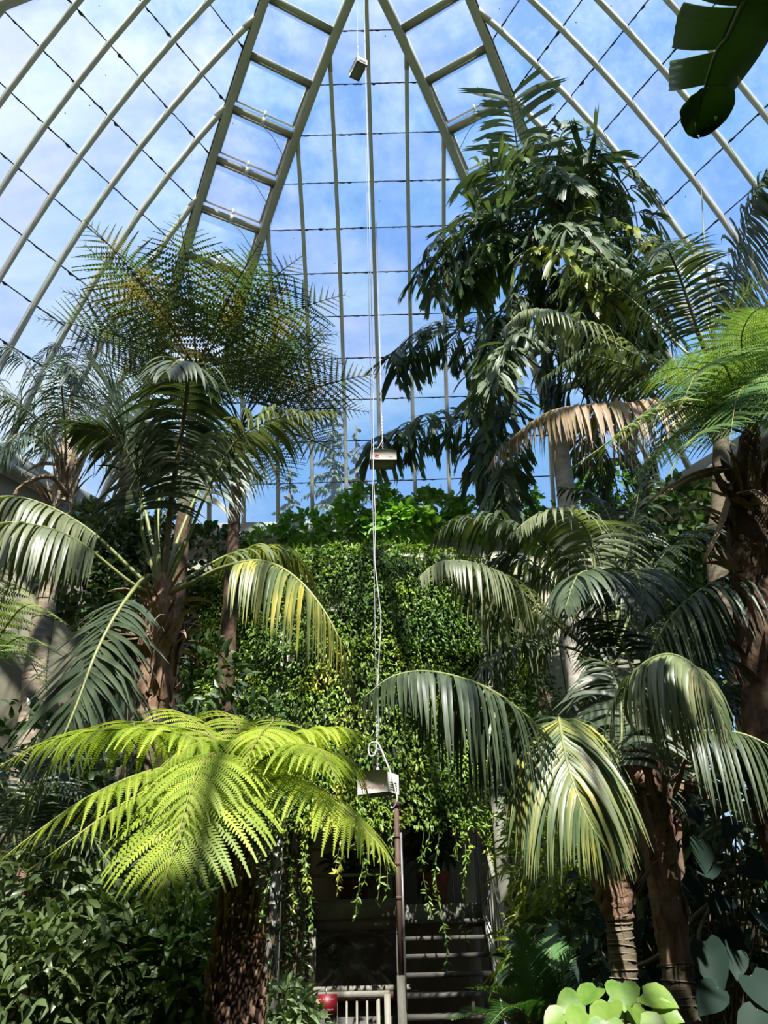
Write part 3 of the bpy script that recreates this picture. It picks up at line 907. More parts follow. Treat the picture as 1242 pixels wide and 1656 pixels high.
A_FR = [
    (dict(L=.62, n=52, droop=2.0, t0=.42, split=True, mat='kentia', rmat='rachis_brown', r0=.030, lift=.25, fwd=(.15, .9), w=.042),
     [ca, (272, 860, 5.15), (284, 760, 5.0), (298, 670, 4.8), (303, 610, 4.5), (290, 585, 4.2), (270, 600, 3.95)]),
    (dict(L=.72, n=50, droop=.9, t0=.40, split=False, mat='kentia', r0=.018, lift=.3, fwd=(.5, 1.1), w=.046),
     [ca, (240, 850, 5.3), (215, 740, 5.4), (180, 640, 5.45), (140, 575, 5.5)]),
    (dict(L=.70, n=50, droop=1.1, t0=.42, split=False, mat='kentia', r0=.018, lift=.2, w=.046),
     [ca, (232, 870, 5.1), (225, 780, 5.0), (190, 710, 4.9), (120, 690, 4.85)]),
    (dict(L=.52, n=50, droop=2.0, t0=.45, split=False, mat='kentia_lit', r0=.016, lift=.3, w=.028),
     [ca, (300, 880, 5.1), (340, 785, 5.0), (385, 710, 4.9), (450, 676, 4.8), (535, 668, 4.7)]),
    (dict(L=.60, n=62, droop=4.5, t0=.34, split=True, mat='kentia_yellow', r0=.018, lift=.1, w=.026, fwd=(.25, .8)),
     [ca, (305, 945, 5.05), (360, 918, 4.85), (425, 908, 4.7), (485, 940, 4.55), (540, 1015, 4.5), (572, 1110, 4.5)]),
    (dict(L=.50, n=44, droop=5, t0=.40, mat='kentia_lit', r0=.018),
     [ca, (222, 930, 5.1), (150, 862, 5.0), (85, 822, 4.9), (20, 803, 4.8), (-60, 812, 4.7)]),
    (dict(L=.50, n=44, droop=5, t0=.42, mat='kentia_lit', r0=.016),
     [ca, (215, 945, 5.0), (130, 878, 4.75), (70, 852, 4.6), (10, 845, 4.5), (-60, 860, 4.4)]),
    (dict(L=.62, n=56, droop=.7, t0=.26, split=True, mat='kentia', r0=.016, lift=.0, fwd=(.35, 1.0), w=.034),
     [ca, (242, 930, 5.05), (200, 975, 4.8), (158, 1050, 4.65), (120, 1150, 4.55), (75, 1250, 4.5), (10, 1350, 4.45)]),
    (dict(L=.38, n=40, droop=1.8, t0=.40, mat='kentia_yellow', r0=.012),
     [ca, (310, 930, 5.4), (370, 897, 5.7), (430, 885, 5.9), (480, 905, 6.0), (518, 965, 6.05)]),
    (dict(L=.55, n=44, droop=1.6, t0=.45, mat='kentia', r0=.016, lift=.2),
     [ca, (255, 860, 5.4), (258, 760, 5.7), (240, 690, 6.0), (200, 650, 6.2)]),
    (dict(L=.55, n=44, droop=1.8, t0=.45, mat='kentia', r0=.016, lift=.2),
     [ca, (285, 880, 5.4), (318, 800, 5.7), (345, 750, 6.0), (380, 740, 6.2), (420, 770, 6.3)]),
    (dict(L=.45, n=36, droop=1.6, t0=.35, mat='kentia', r0=.012),
     [ca, (240, 985, 5.4), (205, 1020, 5.6), (190, 1080, 5.7), (180, 1150, 5.8)]),
]
for kw, ctrl in A_FR:
    palm_frond(palmA, ctrl, **kw)
for x, y in ((252, 790), (300, 872)):
    MB().tube(spline([P(263, 960, 5.2), P((263 + x) / 2 - 4, (960 + y) / 2, 5.15), P(x, y, 5.1)], 14), np.linspace(.02, .008, 14), 8).build('spear_leaf', M['rachis'], palmA, loc_of(palmA), True)

# ------------------------------------------------------------------ feather palm far left
cb = (108, 770, 8.0)
pb = ground(P(30, 1300, 8.0))
palmB = thing('feather_palm', 'slender feather palm at the left edge with pale leaning trunk', 'palm', pb)
_, spb, rb = trunk(palmB, [pb, P(38, 1250, 8.0), P(60, 1060, 8.0), P(82, 930, 8.0), P(98, 830, 8.0), P(108, 770, 8.0)], [.17, .15, .135, .12, .10, .12], 'trunk_grey', n=60)
ring_scars(palmB, spb, rb, np.arange(1.5, 6.2, .22))
trunk(palmB, [P(98, 840, 8.0), P(104, 790, 8.0), P(110, 735, 8.0), P(112, 700, 8.0)], [.10, .13, .13, .05], 'trunk_grey', 'crownshaft', bumps=.12)
fibres(palmB, [P(98, 830, 8.0), P(112, 735, 8.0)], 40, .11, .5, up=1.0, spread=.35, w=.05)
for ctrl in ([cb, (95, 700, 7.9), (60, 620, 7.8), (20, 565, 7.6), (-30, 570, 7.5)], [cb, (110, 690, 8.1), (120, 600, 8.2), (140, 545, 8.3), (180, 540, 8.3)],
             [cb, (90, 720, 7.7), (50, 670, 7.4), (0, 640, 7.2), (-50, 670, 7.1)], [cb, (130, 700, 8.2), (160, 640, 8.5), (195, 620, 8.7), (230, 660, 8.8)],
             [cb, (105, 690, 7.6), (100, 620, 7.2), (110, 590, 6.9), (120, 620, 6.6)], [cb, (140, 730, 8.0), (185, 700, 8.0), (225, 710, 8.0), (255, 770, 8.0)],
             [cb, (80, 720, 8.3), (30, 660, 8.6), (-10, 600, 8.8)], [cb, (120, 680, 8.4), (110, 580, 8.8), (85, 560, 9.0), (50, 600, 9.0)],
             [cb, (92, 735, 7.5), (45, 700, 7.1), (10, 720, 6.9), (-15, 780, 6.8)]):
    palm_frond(palmB, ctrl, n=64, L=.60, w=.017, droop=2.6, t0=.25, mat='queen', rmat='rachis_brown', jit=.4, lift=.3, K=5)
for pts in ([(100, 770, 7.9), (82, 720, 7.6), (55, 690, 7.4)], [(104, 775, 7.9), (96, 745, 7.7), (60, 705, 7.5)], [(108, 800, 7.85), (80, 770, 7.6), (30, 790, 7.5), (18, 830, 7.5)]):
    MB().tube(spline([P(*p) for p in pts], 14), np.linspace(.035, .014, 14), 7).build('dead_stalk', M['fibre'], palmB, loc_of(palmB), True)

# ------------------------------------------------------------------ two tall tree ferns in front of the left vents
def radial_fern(name, label, c, foot, R_, fr, mat, L, rtrunk, tm, n=22, m=16):
    cw = P(*c)
    ft = np.array([*P(*foot)[:2], 0.0])
    rt = thing(name, label, 'tree fern', ft)
    trunk(rt, [ft, (ft * .5 + cw * .5) + [.03, .02, 0], cw - [0, 0, .4], cw], [rtrunk * 1.2, rtrunk, rtrunk * .9, rtrunk * .5], tm, k=16, n=60, bumps=.1)
    fibres(rt, [cw - [0, 0, .5], cw], 24, rtrunk * .8, .35, 'rachis_brown', up=1.0, spread=.5, w=.02)
    for az, el, ln, sag in fr:
        fern_frond(rt, None, pts=radial_ctrl(cw, az, el, ln, sag), n=n, m=m, L=L * ln / 1.9, mat=mat, rmat='rachis_dark', droop=.25, r0=.016, t0=.22, fwd=(.05, .8), pin=.13)
    return rt


fr = []
for i in range(17):
    az = i * 2 * math.pi / 17 + rng.normal(0, .08)
    fr.append((az, R(rng.uniform(24, 42)), rng.uniform(1.85, 2.3), rng.uniform(.45, .8)))
radial_fern('tree_fern', 'tallest tree fern with a dark spreading crown under the left vents', (318, 598, 8.2), (285, 1000, 8.2), 2, fr, 'fern_backlit', .62, .095, 'trunk_fern2')
fr = []
for i in range(12):
    az = i * 2 * math.pi / 12 + rng.normal(0, .1) + .3
    fr.append((az, R(rng.uniform(18, 36)), rng.uniform(1.7, 2.2), rng.uniform(.45, .85)))
radial_fern('tree_fern', 'lower dark tree fern crown right of the tallest one, near the sill', (388, 690, 9.0), (372, 1000, 9.0), 2, fr, 'fern_backlit', .60, .10, 'trunk_fern2')

# ------------------------------------------------------------------ kentia palms on the right
c1 = (985, 1365, 4.7)
p1 = ground(P(1015, 1656, 4.7))
palm1 = thing('kentia_palm', 'short ringed kentia palm on the right with a drooping yellow-green frond', 'palm', p1)
_, sp1, r1_ = trunk(palm1, [p1, P(1016, 1656, 4.7), P(1008, 1560, 4.7), P(1000, 1480, 4.7)], [.085, .074, .068, .064], 'trunk_green', n=50)
ring_scars(palm1, sp1, r1_, np.arange(1.1, 1.9, .034))
trunk(palm1, [P(1001, 1490, 4.7), P(992, 1430, 4.7), P(986, 1370, 4.7), P(982, 1320, 4.7), P(980, 1290, 4.7)], [.070, .105, .115, .10, .05], 'trunk_brown', 'crownshaft', bumps=.08)
fibres(palm1, [P(1000, 1470, 4.7), P(984, 1330, 4.7)], 54, .085, .26, up=1.0, spread=.2, w=.05)
for kw, ctrl in [
    (dict(L=.74, n=76, droop=2.3, t0=.46, split=True, mat='kentia_yellow', r0=.018, w=.027, lift=.0, fwd=(.55, 1.0), tip=.6),
     [c1, (962, 1260, 4.85), (925, 1185, 4.8), (906, 1163, 4.6), (906, 1172, 4.4), (918, 1235, 4.2), (940, 1300, 4.1), (965, 1352, 4.05)]),
    (dict(L=.60, n=64, droop=5.0, t0=.34, split=True, mat='kentia', r0=.016, w=.027, lift=.05, fwd=(.1, .7)),
     [c1, (945, 1290, 4.6), (880, 1190, 4.4), (800, 1120, 4.2), (710, 1088, 4.1), (640, 1092, 4.0), (585, 1130, 3.95)]),
    (dict(L=.50, n=40, droop=1.6, t0=.3, mat='kentia', r0=.014), [c1, (1000, 1250, 4.8), (1005, 1150, 5.0), (985, 1080, 5.2), (940, 1060, 5.4)]),
    (dict(L=.45, n=36, droop=1.6, t0=.3, mat='kentia', r0=.014), [c1, (960, 1260, 4.95), (930, 1190, 5.2), (890, 1160, 5.5), (840, 1180, 5.7)]),
    (dict(L=.45, n=36, droop=1.8, t0=.35, mat='kentia', r0=.014), [c1, (1010, 1290, 4.9), (1040, 1240, 5.2), (1075, 1240, 5.4), (1100, 1290, 5.5)]),
]:
    palm_frond(palm1, ctrl, **kw)
for x, y in ((975, 1190), (1003, 1200), (992, 1160)):
    MB().tube(spline([P(984, 1350, 4.7), P((984 + x) / 2, (1350 + y) / 2, 4.72), P(x, y, 4.8)], 14), np.linspace(.018, .007, 14), 8).build('spear_leaf', M['rachis'], palm1, loc_of(palm1), True)

c2 = (1052, 1215, 5.0)
p2 = ground(P(1108, 1656, 5.0))
palm2 = thing('kentia_palm', 'taller kentia palm on the right with a rough reddish-brown trunk', 'palm', p2)
_, sp2, r2_ = trunk(palm2, [p2, P(1106, 1650, 5.0), P(1094, 1560, 5.0)], [.10, .088, .085], 'trunk_green', n=40)
ring_scars(palm2, sp2, r2_, np.arange(1.1, 1.62, .05))
trunk(palm2, [P(1095, 1568, 5.0), P(1086, 1500, 5.0), P(1070, 1400, 5.0), P(1062, 1330, 5.0), P(1054, 1260, 5.0), P(1050, 1190, 5.0)], [.082, .095, .092, .098, .118, .06], 'trunk_brown', 'crownshaft', n=60, bumps=.05)
fibres(palm2, [P(1066, 1340, 5.0), P(1052, 1230, 5.0)], 60, .10, .30, up=.7, spread=.35, w=.04)
fibres(palm2, [P(1086, 1500, 5.0), P(1066, 1350, 5.0)], 9, .088, .34, up=1.2, spread=.08, w=.06, name='torn_sheath', mat='fibre')
for kw, ctrl in [
    (dict(L=.60, n=66, droop=4.5, t0=.32, split=True, mat='kentia_pink', r0=.016, w=.032, lift=.1, fwd=(.1, .6)),
     [c2, (1012, 1150, 4.75), (1030, 1085, 4.5), (1082, 1058, 4.3), (1135, 1090, 4.15), (1172, 1175, 4.1)]),
    (dict(L=.60, n=54, droop=4.0, t0=.30, split=False, mat='kentia', r0=.016, w=.028), [c2, (1085, 1190, 4.9), (1140, 1183, 4.75), (1210, 1190, 4.6), (1300, 1240, 4.5)]),
    (dict(L=.66, n=60, droop=3.2, t0=.30, split=True, mat='kentia', r0=.018, w=.030), [c2, (1040, 1110, 5.1), (1075, 1015, 5.05), (1140, 950, 4.95), (1230, 918, 4.85), (1330, 940, 4.8)]),
    (dict(L=.45, n=40, droop=1.8, t0=.3, mat='kentia', r0=.014), [c2, (1085, 1120, 5.3), (1130, 1050, 5.6), (1190, 1020, 5.8), (1250, 1050, 5.9)]),
    (dict(L=.45, n=40, droop=1.8, t0=.3, mat='kentia', r0=.014), [c2, (1030, 1110, 5.3), (1000, 1030, 5.6), (960, 1000, 5.9), (910, 1020, 6.0)]),
    (dict(L=.5, n=40, droop=1.9, t0=.35, mat='kentia', r0=.014), [c2, (1090, 1160, 5.3), (1150, 1120, 5.6), (1220, 1110, 5.8), (1290, 1150, 5.9)]),
]:
    palm_frond(palm2, ctrl, **kw)
# drooping dry flower stalks
for k in range(4):
    MB().tube(spline([P(1085, 1270, 5.0), P(1125, 1265 + 6 * k, 4.95), P(1150 + 3 * k, 1300, 4.95), P(1155 + 3 * k, 1345 - 8 * k, 4.95)], 16), np.linspace(.012, .005, 16), 6).build('flower_stalk', M['fibre'], palm2, loc_of(palm2), True)

c3 = (988, 1075, 6.3)
p3 = ground(P(990, 1400, 6.3))
palm3 = thing('kentia_palm', 'shaded kentia palm with a pale spotted trunk between the fishtail palm and the front pair', 'palm', p3)
trunk(palm3, [p3, P(990, 1400, 6.3), P(982, 1250, 6.3), P(985, 1130, 6.3), c3 and P(*c3)], [.12, .10, .095, .10, .05], 'trunk_pale', n=50)
for kw, ctrl in [
    (dict(L=.62, n=60, droop=3.5, t0=.30, split=True, mat='kentia_lit', r0=.016, w=.030, fwd=(.15, .7)),
     [c3, (945, 1045, 6.1), (890, 1000, 5.9), (830, 945, 5.75), (770, 912, 5.6), (715, 908, 5.5), (680, 930, 5.4)]),
    (dict(L=.62, n=48, droop=1.7, t0=.3), [c3, (930, 960, 6.3), (870, 880, 6.3), (800, 838, 6.3), (730, 845, 6.3), (690, 890, 6.3)]),
    (dict(L=.58, n=44, droop=1.7, t0=.35, mat='kentia_lit'), [c3, (965, 950, 6.2), (955, 870, 6.1), (920, 830, 5.9), (870, 832, 5.8), (830, 860, 5.7)]),
    (dict(L=.60, n=44, droop=1.5, t0=.3), [c3, (1005, 960, 6.3), (1020, 870, 6.3), (1035, 790, 6.3), (1055, 720, 6.3)]),
    (dict(L=.62, n=48, droop=1.7, t0=.3), [c3, (1030, 970, 6.3), (1080, 890, 6.3), (1140, 860, 6.3), (1210, 880, 6.3)]),
    (dict(L=.60, n=44, droop=1.6, t0=.3), [c3, (940, 1010, 6.5), (880, 930, 6.6), (820, 900, 6.7), (760, 930, 6.7)]),
    (dict(L=.62, n=48, droop=1.7, t0=.3), [c3, (980, 980, 6.0), (960, 930, 5.6), (935, 930, 5.3), (915, 980, 5.1)]),
    (dict(L=.62, n=48, droop=1.7, t0=.3), [c3, (1005, 990, 6.0), (1015, 930, 5.7), (1030, 930, 5.4), (1045, 990, 5.2)]),
    (dict(L=.55, n=44, droop=1.4, t0=.3), [c3, (930, 1050, 6.3), (860, 1040, 6.2), (800, 1060, 6.1), (760, 1120, 6.0)]),
    (dict(L=.55, n=40, droop=1.4, t0=.3), [c3, (960, 1110, 6.1), (920, 1130, 5.9), (890, 1180, 5.8), (880, 1250, 5.7)]),
    (dict(L=.55, n=40, droop=1.6, t0=.3), [c3, (1000, 940, 6.6), (990, 850, 6.8), (960, 800, 7.0), (910, 790, 7.1)]),
    (dict(L=.55, n=40, droop=1.6, t0=.3), [c3, (1040, 1030, 6.5), (1090, 990, 6.7), (1140, 1000, 6.8), (1180, 1060, 6.9)]),
]:
    palm_frond(palm3, ctrl, **kw)

c4 = (1165, 610, 6.9)
p4 = ground(P(1172, 1000, 6.9))
palm4 = thing('kentia_palm', 'highest kentia palm on the right with one drying pinkish-brown frond', 'palm', p4)
trunk(palm4, [p4, P(1172, 1000, 6.9), P(1168, 800, 6.9), P(1165, 640, 6.9), P(1165, 590, 6.9)], [.11, .10, .09, .10, .05], 'trunk_green', n=60)
for kw, ctrl in [
    (dict(L=.62, n=60, droop=3.5, t0=.28, split=False, mat='kentia_lit', r0=.018, w=.034, fwd=(.2, .8)),
     [c4, (1100, 600, 6.8), (1030, 575, 6.7), (960, 535, 6.55), (900, 508, 6.4), (850, 502, 6.3), (815, 530, 6.2)]),
    (dict(L=.80, n=80, droop=4.0, t0=.18, split=True, mat='dry', rmat='fibre', r0=.018, w=.050, fwd=(.2, .8)),
     [c4, (1110, 645, 6.7), (1040, 652, 6.5), (960, 655, 6.35), (900, 662, 6.25), (850, 690, 6.2), (800, 738, 6.15)]),
    (dict(L=.60, n=56, droop=1.0, t0=.22, mat='kentia', rmat='rachis_dark', r0=.022, w=.034, lift=.1),
     [c4, (1140, 570, 6.8), (1120, 510, 6.6), (1100, 450, 6.4), (1082, 408, 6.1), (1070, 398, 5.8), (1062, 420, 5.6)]),
    (dict(L=.85, n=66, droop=2.4, t0=.22, split=True, mat='kentia', rmat='rachis_dark', r0=.02, w=.055, lift=.1),
     [c4, (1175, 540, 6.8), (1190, 450, 6.6), (1212, 350, 6.4), (1240, 285, 6.2), (1275, 270, 6.1)]),
    (dict(L=.62, n=50, droop=1.4, t0=.25, mat='kentia', r0=.018), [c4, (1110, 570, 7.0), (1050, 510, 7.1), (990, 462, 7.1), (930, 450, 7.0), (890, 480, 6.9)]),
    (dict(L=.62, n=50, droop=1.6, t0=.25, mat='kentia', r0=.018), [c4, (1090, 620, 6.6), (1010, 590, 6.4), (940, 575, 6.3), (880, 610, 6.2)]),
    (dict(L=.55, n=46, droop=1.4, t0=.25, mat='kentia_lit', r0=.018), [c4, (1150, 540, 7.1), (1110, 450, 7.3), (1090, 400, 7.5), (1050, 390, 7.6), (1000, 430, 7.7)]),
    (dict(L=.62, n=50, droop=1.4, t0=.25, mat='kentia', r0=.018), [c4, (1200, 560, 6.8), (1245, 500, 6.7), (1300, 470, 6.6), (1360, 490, 6.5)]),
    (dict(L=.55, n=40, droop=1.6, t0=.25, mat='kentia', r0=.018), [c4, (1130, 650, 6.6), (1080, 700, 6.4), (1050, 760, 6.3), (1040, 820, 6.25)]),
]:
    palm_frond(palm4, ctrl, **kw)
MB().tube(spline([P(1164, 640, 6.9), P(1150, 510, 6.8), P(1141, 417, 6.75), P(1134, 305, 6.7)], 20), np.linspace(.03, .003, 20), 8).build('spear_leaf', M['kentia_lit'], palm4, loc_of(palm4), True)

# ------------------------------------------------------------------ tree fern at the right edge
fi = (1222, 705, 4.8)
pf = ground(P(1262, 1300, 4.8))
fern3 = thing('tree_fern', 'tree fern at the right edge with a thick brown fibrous trunk', 'tree fern', pf)
trunk(fern3, [pf, P(1262, 1300, 4.8), P(1250, 1100, 4.8), P(1228, 960, 4.8), P(1212, 850, 4.8), P(1208, 770, 4.8), P(1215, 700, 4.8)], [.14, .13, .135, .16, .17, .14, .06], 'trunk_fern2', k=20, n=70, bumps=.07)
fibres(fern3, [P(1230, 960, 4.8), P(1210, 760, 4.8)], 60, .15, .32, up=.6, spread=.35, w=.05)
fibres(fern3, [P(1250, 1120, 4.8), P(1208, 780, 4.8)], 90, .135, .24, up=1.0, spread=.22, w=.06, name='frond_scale', mat='trunk_fern2')
for kw, ctrl in [
    (dict(L=.42, n=30, split=True), [fi, (1165, 668, 4.5), (1100, 655, 4.3), (1030, 680, 4.1), (970, 725, 4.0), (918, 762, 3.95)]),
    (dict(L=.40, n=28, split=False), [fi, (1180, 630, 4.7), (1130, 598, 4.6), (1070, 600, 4.5), (1005, 640, 4.45)]),
    (dict(L=.42, n=28, split=True), [fi, (1190, 640, 4.6), (1170, 590, 4.3), (1130, 600, 4.05), (1100, 660, 3.9)]),
    (dict(L=.42, n=28, split=False), [fi, (1215, 620, 4.8), (1225, 530, 4.8), (1255, 470, 4.75), (1310, 450, 4.7)]),
    (dict(L=.40, n=28, split=False), [fi, (1195, 570, 4.7), (1190, 510, 4.6), (1215, 465, 4.5), (1260, 455, 4.4)]),
    (dict(L=.42, n=28, split=False), [fi, (1215, 650, 4.5), (1205, 625, 4.2), (1190, 650, 3.95), (1180, 720, 3.8)]),
    (dict(L=.40, n=28, split=False), [fi, (1245, 650, 4.7), (1290, 620, 4.6), (1340, 640, 4.5)]),
    (dict(L=.40, n=28, split=False), [fi, (1160, 690, 4.7), (1100, 700, 4.6), (1050, 740, 4.5), (1010, 800, 4.45)]),
    (dict(L=.38, n=28, split=False), [fi, (1200, 640, 5.0), (1160, 590, 5.2), (1110, 580, 5.4), (1060, 610, 5.5)]),
    (dict(L=.40, n=28, split=False), [fi, (1230, 640, 4.6), (1240, 600, 4.3), (1250, 630, 4.0), (1255, 720, 3.9)]),
    (dict(L=.42, n=28, split=False), [fi, (1170, 650, 4.6), (1120, 630, 4.3), (1060, 655, 4.1), (1000, 705, 3.95)]),
    (dict(L=.42, n=28, split=False), [fi, (1205, 600, 4.6), (1200, 540, 4.35), (1225, 500, 4.1), (1270, 500, 3.9)]),
    (dict(L=.40, n=28, split=False), [fi, (1190, 680, 4.4), (1150, 690, 4.1), (1110, 720, 3.9), (1080, 770, 3.8)]),
    (dict(L=.42, n=28, split=False), [fi, (1230, 620, 5.0), (1225, 540, 5.2), (1200, 500, 5.4), (1165, 510, 5.5)]),
]:
    fern_frond(fern3, ctrl, mat='fern_mid', rmat='fern_rachis', droop=.6, m=24, pin=.165, **kw)
for pts in ([(1180, 755, 4.8), (1130, 765, 4.7), (1080, 790, 4.65), (1050, 815, 4.6)], [(1180, 760, 4.7), (1120, 775, 4.6), (1075, 800, 4.5)], [(1190, 800, 4.65), (1230, 800, 4.5), (1250, 850, 4.45)], [(1185, 780, 4.75), (1165, 850, 4.7), (1140, 910, 4.65)]):
    sp = spline([P(*p) for p in pts], 16)
    T, S_, N_ = frame(sp)
    mb = MB(); add_strips(mb, np.stack([sp - S_ * .05 * np.sin(np.linspace(.3, 3.1, 16))[:, None], sp + N_ * .02, sp + S_ * .05 * np.sin(np.linspace(.3, 3.1, 16))[:, None]], 1)[None])
    mb.build('dead_frond', M['fibre'], fern3, loc_of(fern3), True)


# ------------------------------------------------------------------ fishtail palm
def fishtail(base, d, nm, L, w, droop):
    """ragged wedge leaflets: narrow at the base, broad and toothed at the end"""
    n = len(base)
    p = base.copy(); dv = nrmz(d); nm = nrmz(nm - dv * (nm * dv).sum(1, keepdims=True))
    rows = []
    for k in range(5):
        sd = nrmz(np.cross(dv, nm))
        rows.append((p.copy(), sd, dv.copy(), nm.copy()))
        dn = nrmz(dv + DOWN * (droop / 4)[:, None]); nm = nrmz(nm - dn * (nm * dn).sum(1, keepdims=True)); dv = dn
        p = p + dv * (L / 5)[:, None]
    wf = [.10, .45, .75, .95, 1.0]
    V = np.zeros((n, 22, 3))
    for k in range(5):
        c, sd, _, nn_ = rows[k]
        h = (w * wf[k] / 2)[:, None]
        V[:, k * 3] = c - sd * h + nn_ * h * .15; V[:, k * 3 + 1] = c; V[:, k * 3 + 2] = c + sd * h + nn_ * h * .15
    c, sd, dv, _ = rows[4]
    xs = np.array([-.5, -.32, -.16, 0.02, .18, .34, .5])
    for j, x in enumerate(xs):
        ext = (L / 5) * (rng.uniform(.55, 1.5, n) if j % 2 else rng.uniform(0.1, .6, n))
        V[:, 15 + j] = c + sd * (w * x * 1.05)[:, None] + dv * ext[:, None]
    quads = []
    for k in range(4):
        b = k * 3
        quads += [[b, b + 1, b + 4, b + 3], [b + 1, b + 2, b + 5, b + 4]]
    tris = [[12, 16, 15], [12, 17, 16], [12, 13, 17], [13, 18, 17], [13, 19, 18], [13, 14, 19], [14, 20, 19], [14, 21, 20]]
    return V, quads, tris


def fish_frond(root, ctrl, n2=8, L=.40, w=.062, ln2=.75, droop=1.4, mat='fish', t0=.25, r0=.022, bip=True, nl=8):
    sp = spline([P(*c) for c in ctrl], 40)
    T, S, Nn = frame(sp)
    og = loc_of(root)
    fr_ = MB().tube(sp, np.linspace(r0, r0 * .3, 40), 6).build('frond', M['stem_green'], root, og, True)
    B, D, NN = [], [], []
    twig = MB()
    ts = np.linspace(t0, .97, n2)
    for q, t in enumerate(ts):
        b = at_t(sp, [t])[0]; tt, ss_, nn_ = nrmz(at_t(T, [t])[0]), nrmz(at_t(S, [t])[0]), nrmz(at_t(Nn, [t])[0])
        for sg in (1, -1):
            if bip:
                a = rng.uniform(.3, .7)
                d = nrmz(sg * ss_ * math.cos(a) + tt * math.sin(a) + nn_ * .1)
                l2 = ln2 * (1 - .55 * (t - t0) / (1 - t0)) * rng.uniform(.8, 1.15)
                p2 = np.array(radial_ctrl(b, math.atan2(d[1], d[0]), math.asin(max(-1, min(1, d[2]))), l2, 1.2, 5))
                s2 = spline(p2, 12)
                twig.tube(s2, np.linspace(.008, .003, 12), 5)
                T2, S2, N2 = frame(s2)
                for u in np.linspace(.12, 1.0, nl):
                    bb = at_t(s2, [u])[0]; t2, sd2, nn2 = nrmz(at_t(T2, [u])[0]), nrmz(at_t(S2, [u])[0]), nrmz(at_t(N2, [u])[0])
                    for g2 in (1, -1):
                        B.append(bb); D.append(nrmz(g2 * sd2 * .8 + t2 * .7 + rng.normal(0, .15, 3))); NN.append(nn2 + rng.normal(0, .25, 3))
            else:
                B.append(b); a = .45 + .5 * (t - t0)
                D.append(nrmz(sg * ss_ * math.cos(a) + tt * math.sin(a) + nn_ * .25 + rng.normal(0, .1, 3))); NN.append(nn_ + rng.normal(0, .2, 3))
    B, D, NN = map(np.array, (B, D, NN))
    n = len(B)
    V, qd, tr = fishtail(B, D, NN, L * rng.uniform(.65, 1.25, n), w * rng.uniform(.7, 1.3, n), droop * rng.uniform(.4, 1.5, n))
    mb = MB().add(V.reshape(-1, 3), (np.array(qd)[None] + (np.arange(n) * 22)[:, None, None]).reshape(-1, 4))
    mb.F.setdefault(3, []).append((np.array(tr)[None] + (np.arange(n) * 22)[:, None, None]).reshape(-1, 3))
    tag(mb.build('leaflets', M[mat], fr_, og, False), None, kind='stuff')
    if twig.n: twig.build('twigs', M['stem_green'], fr_, og, True)


